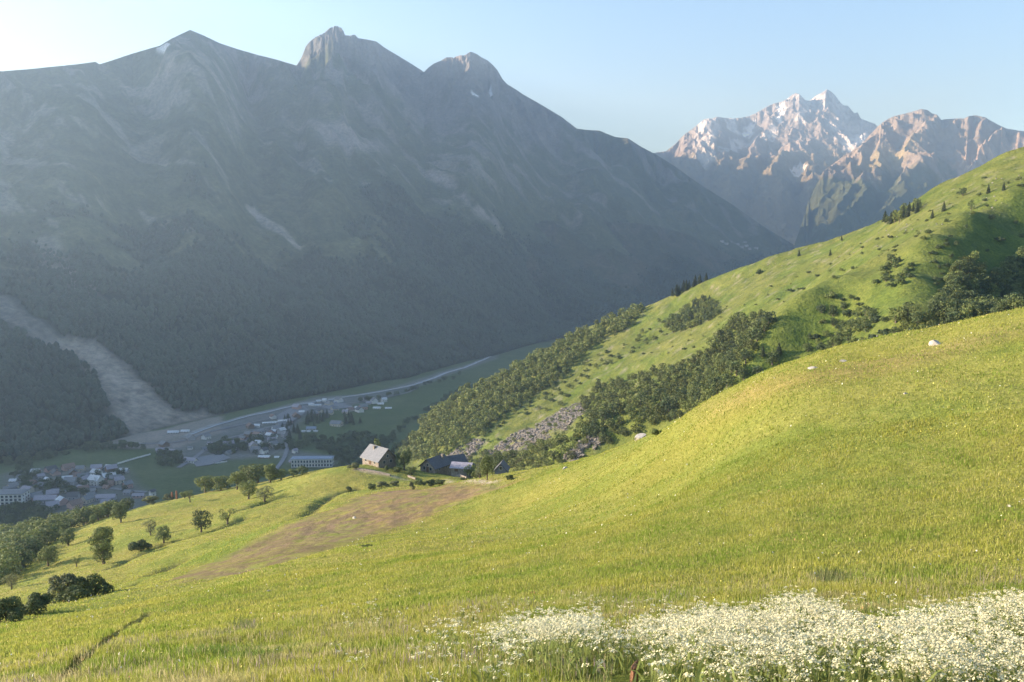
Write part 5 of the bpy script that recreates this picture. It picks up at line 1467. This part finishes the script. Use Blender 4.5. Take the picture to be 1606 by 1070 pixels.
for q, n in ((SCREE, 2600), (SCREE2, 500), (SCREE3, 700)):
    q = np.array(q); lo_, hi_ = q.min(0) - 4, q.max(0) + 4
    xy = rng.uniform(lo_, hi_, (n * 3, 2))
    m_ = soft_poly(xy[:, 0], xy[:, 1], [tuple(a) for a in q], 5) > rng.uniform(0.2, 0.9, len(xy))
    m_ &= fbm(xy[:, 0] / 12, xy[:, 1] / 12, 3, 57) > -0.4
    Ps.append(xy[m_][:n])
xy = np.concatenate(Ps); P = np.c_[xy, hill_z(xy[:, 0], xy[:, 1])]
rock_field('scree', P, rng.uniform(0.35, 1.0, len(P)) ** 2 * 1.9 + 0.25, plain('scree_rock', (0.11, 0.10, 0.09), (0.26, 0.235, 0.20), 0.5), 'broken grey-brown rocks of the outcrop below the wood', 8)
# a few loose pale stones high on the ridge
xs_, _ = scatter([(1440,345),(1560,280),(1606,270),(1606,310),(1500,345),(1380,390),(1180,430),(1180,420)], hill_c, 90, 300, 1200, 6.0, seed=77)
rock_field('ridge_stones', xs_, rng.uniform(0.3, 0.9, len(xs_)), M_ROCKG, 'small stones strewn over the ridge grass', 9)

# ------------------------------------------------------------------ wooden stake at the bottom edge
p = hit(992, 1069, near_full, 4, 60, 600)
k = p[1] / F_PX
o = bpy.data.objects.new('wooden_stake', None); COL.objects.link(o)
base = p + np.array([0, 0.0, -0.35]); o.location = base
w_ = 15 * k / 2; hh = (1069 - 1036) * k + 0.35
V, F = tube([(0,0,-.2),(0.01,0,hh*.5),(0.03,0,hh-.06)], [w_, w_*.96, w_*.85], 9)
V = np.r_[V, [(0.03 + w_*.55, 0, hh + .05), ]]; top = len(V) - 1
F3 = np.array([(18 + i, 18 + (i + 1) % 9, top) for i in range(9)])
m_stake = plain('reddish_split_wood', (0.13, 0.055, 0.03), (0.33, 0.17, 0.10), 14)
link('post', mesh_np('post', V, [F, F3], m_stake, smooth=False), o)
o['label'] = 'reddish-brown wooden stake with split slanting top at the bottom edge'; o['category'] = 'stake'

STK = base
# ------------------------------------------------------------------ grass, seed heads and white flowers
def grass_mat(name, rough=0.75, trans=0.5):
    m, nt, b = new_mat(name)
    at = nt.nodes.new('ShaderNodeAttribute'); at.attribute_name = 'cover'
    nt.links.new(at.outputs['Color'], b.inputs['Base Color']); b.inputs['Roughness'].default_value = rough
    tr = nt.nodes.new('ShaderNodeBsdfTranslucent'); nt.links.new(at.outputs['Color'], tr.inputs[0])
    mx = nt.nodes.new('ShaderNodeMixShader'); mx.inputs[0].default_value = trans
    nt.links.new(b.outputs[0], mx.inputs[1]); nt.links.new(tr.outputs[0], mx.inputs[2])
    nt.links.new(mx.outputs[0], nt.nodes['Material Output'].inputs[0])
    return m
M_GRASS = grass_mat('grass_blades')
_gr = np.random.default_rng(21)
# height lookup on a polar table, exact at the ground mesh
def ground_z(x, y): return near_full(x, y)

FLOW = [[(930,1006),(960,985),(1000,972),(1060,955),(1110,948),(1200,945),(1222,925),(1252,922),(1300,940),(1336,955),(1380,962),(1450,948),(1530,935),(1640,915),(1720,900),(1720,1110),(1180,1110),(1110,1080),(1060,1040),(1010,1030),(960,1020)],
        [(745,992),(775,975),(815,962),(865,955),(935,957),(952,972),(900,983),(840,990),(790,1000)],
        [(688,975),(705,968),(720,976),(705,983)]]
HOLE = [[(1040,1030),(1090,1010),(1160,1000),(1180,1012),(1120,1032),(1060,1046)], [(1340,1000),(1380,985),(1400,1000),(1360,1015)]]
def inflow(px, py):
    m = np.zeros(px.shape, bool)
    ja = np.abs(_gr.normal(size=px.shape)); 
    for q in FLOW: m |= in_poly(px + 16 * fbm(px / 30, py / 25, 3, 3) + _gr.normal(size=px.shape) * 9, py + 7 * fbm(px / 22, py / 15, 3, 4) + _gr.normal(size=px.shape) * 4.5, q)
    return m
def polar_pts(n, r0, r1, power, a0=-33.5, a1=33.5):
    a = np.radians(_gr.uniform(a0, a1, n)); u = _gr.uniform(size=n)
    r = (r0 ** power + u * (r1 ** power - r0 ** power)) ** (1 / power)
    return r * np.sin(a), r * np.cos(a), r

def blades(x, y, z, r, h, wd, col, lean=0.35, name='grass', label=''):
    n = len(x)
    a = _gr.uniform(0, 2 * np.pi, n); dx, dy = np.cos(a), np.sin(a)
    b = _gr.uniform(0, 2 * np.pi, n); l = h * lean * _gr.uniform(0.2, 1.2, n)
    V = np.empty((n, 5, 3))
    for i, (t, wf) in enumerate(((0, 1), (0, -1), (0.55, .75), (0.55, -.75), (1, 0))):
        V[:, i, 0] = x + dx * wd * wf + np.cos(b) * l * t ** 2
        V[:, i, 1] = y + dy * wd * wf + np.sin(b) * l * t ** 2
        V[:, i, 2] = z + h * t * (1 - 0.15 * t) - (0.03 if t == 0 else 0)
    o = (np.arange(n) * 5)[:, None]
    F4 = o + np.array([0, 1, 3, 2]); F3 = o + np.array([2, 3, 4])
    C = np.repeat(col, 5, 0); sh_ = np.tile(np.array([.8, .8, 1.0, 1.0, 1.12]), n)[:, None]
    ob = link(name, mesh_np(name, V.reshape(-1, 3), [F4, F3], M_GRASS, {'cover': C * (0.9 + 0.1 * sh_)}, smooth=True), kind='stuff', label=label)
    return ob
def grass_cols(x, y, n):
    n1 = fbm(x / 5, y / 5, 3, 12); n2 = fbm(x / 1.3, y / 1.3, 3, 13)
    g = np.array([[0.30, 0.325, 0.062]]) + np.zeros((n, 3))
    def bl(g, m, c): return g + (np.array(c) - g) * np.clip(m, 0, 1)[:, None]
    g = bl(g, sm(n1, -0.2, 0.8) * .7, (0.37, 0.36, 0.06))
    g = bl(g, sm(-n1 - .5 * n2, 0.0, 0.8) * .7, (0.18, 0.27, 0.03))
    n3 = fbm(x / 3.2, y / 1.3, 4, 15)
    g = bl(g, sm(n3, 0.15, 0.7) * sm(-np.hypot(x, y), -30, -18) * 0.75, (0.44, 0.38, 0.20))
    g = bl(g, sm(-n3, 0.35, 0.8) * 0.5, (0.17, 0.23, 0.035))
    straw = (_gr.uniform(size=n) < 0.10 + 0.25 * sm(n2 + n1, 0.2, 1.0))
    g[straw] = (0.46, 0.42, 0.15)
    sp = np.where(np.hypot(x, y) > 24, 0.12, 0.22)[:, None]
    return g * (1 + sp * _gr.uniform(-1, 1, (n, 1)))
for (n, r0, r1, pw, h0, h1, w0) in ((230000, 7.5, 24, 1.2, 0.08, 0.20, 0.0045), (220000, 22, 60, 1.2, 0.09, 0.20, 0.010), (150000, 55, 150, 1.1, 0.09, 0.20, 0.026), (110000, 140, 330, 1.1, 0.10, 0.25, 0.07)):
    x, y, r = polar_pts(n, r0, r1, pw)
    z = ground_z(x, y)
    px, py = project(np.stack([x, y, z], -1))
    m_ = (py < 1110) & (px > -40) & (px < 1650)
    x, y, z, r, px, py = [q[m_] for q in (x, y, z, r, px, py)]
    ok = ~(in_poly(x, y, FIELD)) & ~((np.hypot(x - STK[0], y - STK[1]) < 0.9)) & ~((r < STK[1] + .3) & (np.abs(px - 992) < 26)) & (r < 330)
    x, y, z, r, px, py = [q[ok] for q in (x, y, z, r, px, py)]
    n = len(x)
    hh = _gr.uniform(h0, h1, n) * (0.7 + 0.6 * sm(fbm(x / 2.5, y / 2.5, 3, 61), -0.5, 0.7))
    c = grass_cols(x, y, n)
    # long pale seed-head grass in bands near the bottom
    tall = (fbm(x / 3.0, y / 1.6, 3, 62) > 0.15) & (r < 19)
    hh = np.where(tall, hh * 1.35, hh)
    c[tall & (_gr.uniform(size=n) < .5)] *= 1.15
    pd = seg_dist(x, y, PATH); onp = (pd < 0.13 + 0.004 * r) ; hh[onp] *= 0.25; c[onp] = np.array([0.13, 0.12, 0.04]) * _gr.uniform(.8, 1.2, (onp.sum(), 1))
    onp = (pd > 0.15) & (pd < 0.55); hh[onp] *= 1.45
    wl = np.exp(-(((px - 1300) / 34) ** 2 + ((py - 908) / 9) ** 2)) + np.exp(-(((px - 385) / 22) ** 2 + ((py - 985) / 5) ** 2)) > _gr.uniform(.2, .8, n); hh[wl] *= 2.1; c[wl] = np.array([0.17, 0.20, 0.07]) * _gr.uniform(.7, 1.2, (wl.sum(), 1))
    lush = (soft_poly(x, y, LUSH, 1.2) * sm(fbm(x / 1.2, y / 1.2, 3, 71), -.8, .5)) > _gr.uniform(.25, .9, n); hh[lush] *= 1.5; c[lush] = np.array([0.14, 0.21, 0.04]) * _gr.uniform(.8, 1.3, (lush.sum(), 1))
    wd = w0 * _gr.uniform(.6, 1.4, n) * (r / r0) ** 0.5
    blades(x, y, z, r, hh, wd, c, name='grass', label='yellow-green meadow grass, blades and seed heads')
# seed heads: small pale and purplish plumes over the grass
x, y, r = polar_pts(15000, 7.5, 26, 1.4)
z = ground_z(x, y); px, py = project(np.stack([x, y, z], -1))
m_ = (py < 1110) & ((fbm(x / 2.2, y / 1.3, 3, 64) > -0.05)) & ~inflow(px, py - 20) & ~((r < STK[1] + .5) & (np.abs(px - 992) < 26))
x, y, z, r = [q[m_] for q in (x, y, z, r)]; n = len(x)
purp = fbm(x / 1.6, y / 1.2, 2, 66) > 0.35
c = np.where(purp[:, None], (0.36, 0.28, 0.27), (0.44, 0.38, 0.20)) * _gr.uniform(.75, 1.2, (n, 1))
hst = _gr.uniform(0.22, 0.40, n)
blades(x, y, z + hst - 0.10, r, np.full(n, 0.12), 0.004 * _gr.uniform(.8, 1.6, n), c, 0.5, name='seed_heads', label='pale and purplish grass seed heads in the near meadow')
blades(x, y, z, r, hst, np.full(n, 0.0028), c * [.7, .8, .6], 0.1, name='seed_heads', label='thin stalks under the grass seed heads')

# small far flecks: yellow, white and rusty meadow flowers over the slope
x, y, r = polar_pts(3600, 14, 130, 1.0); z = ground_z(x, y)
m_ = ~in_poly(x, y, FIELD) & (fbm(x / 9, y / 9, 3, 68) > -0.15); x, y, z, r = [q[m_] for q in (x, y, z, r)]; n = len(x)
k = _gr.uniform(size=n); c = np.where((k < .55)[:, None], (0.62, 0.56, 0.14), np.where((k < .8)[:, None], (0.70, 0.68, 0.55), (0.40, 0.24, 0.10)))
def dots(name, x, y, z, s, c, label, tilt=0.35, sides=6):
    n = len(x); a = np.arange(sides) * 2 * np.pi / sides
    nx = _gr.normal(size=n) * tilt; ny = _gr.normal(size=n) * tilt
    V = np.empty((n, sides, 3)); rj = _gr.uniform(.75, 1.15, (n, sides))
    V[..., 0] = x[:, None] + np.cos(a) * s[:, None] * rj; V[..., 1] = y[:, None] + np.sin(a) * s[:, None] * rj
    V[..., 2] = z[:, None] - (np.cos(a) * nx[:, None] + np.sin(a) * ny[:, None]) * s[:, None]
    F = np.arange(n * sides).reshape(n, sides)
    return link(name, mesh_np(name, V.reshape(-1, 3), F, M_FLOW, {'cover': np.repeat(c, sides, 0)}, smooth=False), kind='stuff', label=label)
M_FLOW = grass_mat('petals', 0.8, 0.25)
dots('meadow_flowers', x, y, z + 0.2, 0.011 + 0.00045 * r, c, 'tiny yellow, cream and rusty flowers dotted over the meadow', 0.6)

# cow parsley: stems, leaves and flat white umbels
def parsley(n, r0, r1, poly_test, hmin, hmax, dens_f, name, label):
    x, y, r = polar_pts(n, r0, r1, 1.5)
    h = _gr.uniform(hmin, hmax, n) * (0.85 + 0.25 * fbm(x / 1.5, y / 1.5, 2, 91))
    z = ground_z(x, y)
    px, py = project(np.stack([x, y, z + h], -1))
    m_ = poly_test(px, py) & ~((r < STK[1] + .4) & (np.abs(px - 992) < 30)) & (_gr.uniform(size=n) < dens_f(px, py, x, y))
    x, y, z, h, r = [q[m_] for q in (x, y, z, h, r)]; n = len(x)
    print(name, n)
    # stems
    blades(x, y, z, r, h * 0.97, np.full(n, 0.006), np.array([[0.27, 0.29, 0.11]]) * _gr.uniform(.8, 1.3, (n, 1)), 0.08, name='flower_stems', label='green stems under the ' + label)
    # lower leaves
    L = 5; xl = np.repeat(x, L) + _gr.normal(size=n * L) * .10; yl = np.repeat(y, L) + _gr.normal(size=n * L) * .10
    zl = np.repeat(z, L) + np.repeat(h, L) * _gr.uniform(.05, .6, n * L)
    blades(xl, yl, zl, np.repeat(r, L), _gr.uniform(.06, .2, n * L), _gr.uniform(.008, .02, n * L), np.array([[0.22, 0.26, 0.075]]) * _gr.uniform(.7, 1.4, (n * L, 1)), 1.6, name='flower_leaves', label='feathery green leaves under the ' + label)
    # umbels: k per plant, each of many umbellets
    K = 5
    ux = np.repeat(x, K) + _gr.normal(size=n * K) * .085; uy = np.repeat(y, K) + _gr.normal(size=n * K) * .085
    uz = np.repeat(z + h, K) - np.abs(_gr.normal(size=n * K)) * .15
    U = 10
    a = np.tile(np.arange(U) * 2.4, n * K) + np.repeat(_gr.uniform(0, 6, n * K), U)
    rad = np.tile(np.sqrt(np.arange(U) + .3) / np.sqrt(U), n * K) * np.repeat(_gr.uniform(.026, .055, n * K), U)
    X = np.repeat(ux, U) + np.cos(a) * rad; Y = np.repeat(uy, U) + np.sin(a) * rad
    Z = np.repeat(uz, U) - rad ** 2 * 6 + _gr.normal(size=len(X)) * .004
    c = np.array([[0.76, 0.70, 0.43]]) * np.repeat(_gr.uniform(.85, 1.08, n * K), U)[:, None]
    dots(name, X, Y, Z, _gr.uniform(.0065, .0125, len(X)), np.clip(c, 0, .88), label, 0.45, 5)
dens = lambda px, py, x, y: np.where(np.any([in_poly(px, py, q) for q in HOLE], 0), 0.10, 1.0) * (0.35 + 0.65 * sm(fbm(x / 0.9, y / 0.9, 3, 93), -0.6, 0.2)) * np.where((px < 1100) & (py > 990), 0.35, 1.0) * np.where(py > 1055, 0.45, 1.0)
parsley(36000, 8, 40, inflow, 0.55, 0.95, dens, 'white_flowers', 'dense creamy white flower umbels at the lower right')
parsley(9000, 8, 34, lambda px, py: ~inflow(px, py) & (px > 520) & (py > 940 - (px - 520) * .02), 0.4, 0.75, lambda px, py, x, y: sm(fbm(x / 1.6, y / 1.0, 3, 95), 0.25, 0.9) * 0.5, 'white_flowers', 'scattered white flower umbels around the dense patch')

# ------------------------------------------------------------------ haze
def box_mesh(name, x0, x1, y0, y1, z0, z1, mat):
    V = np.array([(x, y, z) for x in (x0, x1) for y in (y0, y1) for z in (z0, z1)], float)
    Fc = np.array([(0,1,3,2),(4,6,7,5),(0,4,5,1),(2,3,7,6),(0,2,6,4),(1,5,7,3)])
    return mesh_np(name, V, Fc, mat, smooth=False)
mh = bpy.data.materials.new('haze'); mh.use_nodes = True
nt = mh.node_tree
nt.nodes.remove(nt.nodes['Principled BSDF'])
pv = nt.nodes.new('ShaderNodeVolumePrincipled')
pv.inputs['Color'].default_value = (0.50, 0.73, 1.0, 1)
pv.inputs['Density'].default_value = 1.5e-4
pv.inputs['Absorption Color'].default_value = (1, 1, 1, 1)
pv.inputs['Anisotropy'].default_value = 0.55
nt.links.new(pv.outputs[0], nt.nodes['Material Output'].inputs['Volume'])
zs = [o for o in SC.objects if o.type == 'MESH' and o.get('kind') == 'structure']
lo = min(min(v[2] for v in o.bound_box) for o in zs); hi = max(max(v[2] for v in o.bound_box) for o in zs)
xl = min(min(v[0] for v in o.bound_box) for o in zs); xh = max(max(v[0] for v in o.bound_box) for o in zs)
yl = min(min(v[1] for v in o.bound_box) for o in zs); yh = max(max(v[1] for v in o.bound_box) for o in zs)
print('extent', xl, xh, yl, yh, lo, hi)
haze = link('haze', box_mesh('haze', xl - 60, xh + 60, yl - 60, yh + 60, lo - 1, hi + 30, mh), kind='stuff')
haze['label'] = 'pale blue evening haze filling the whole valley'
print('objects', len(SC.objects))
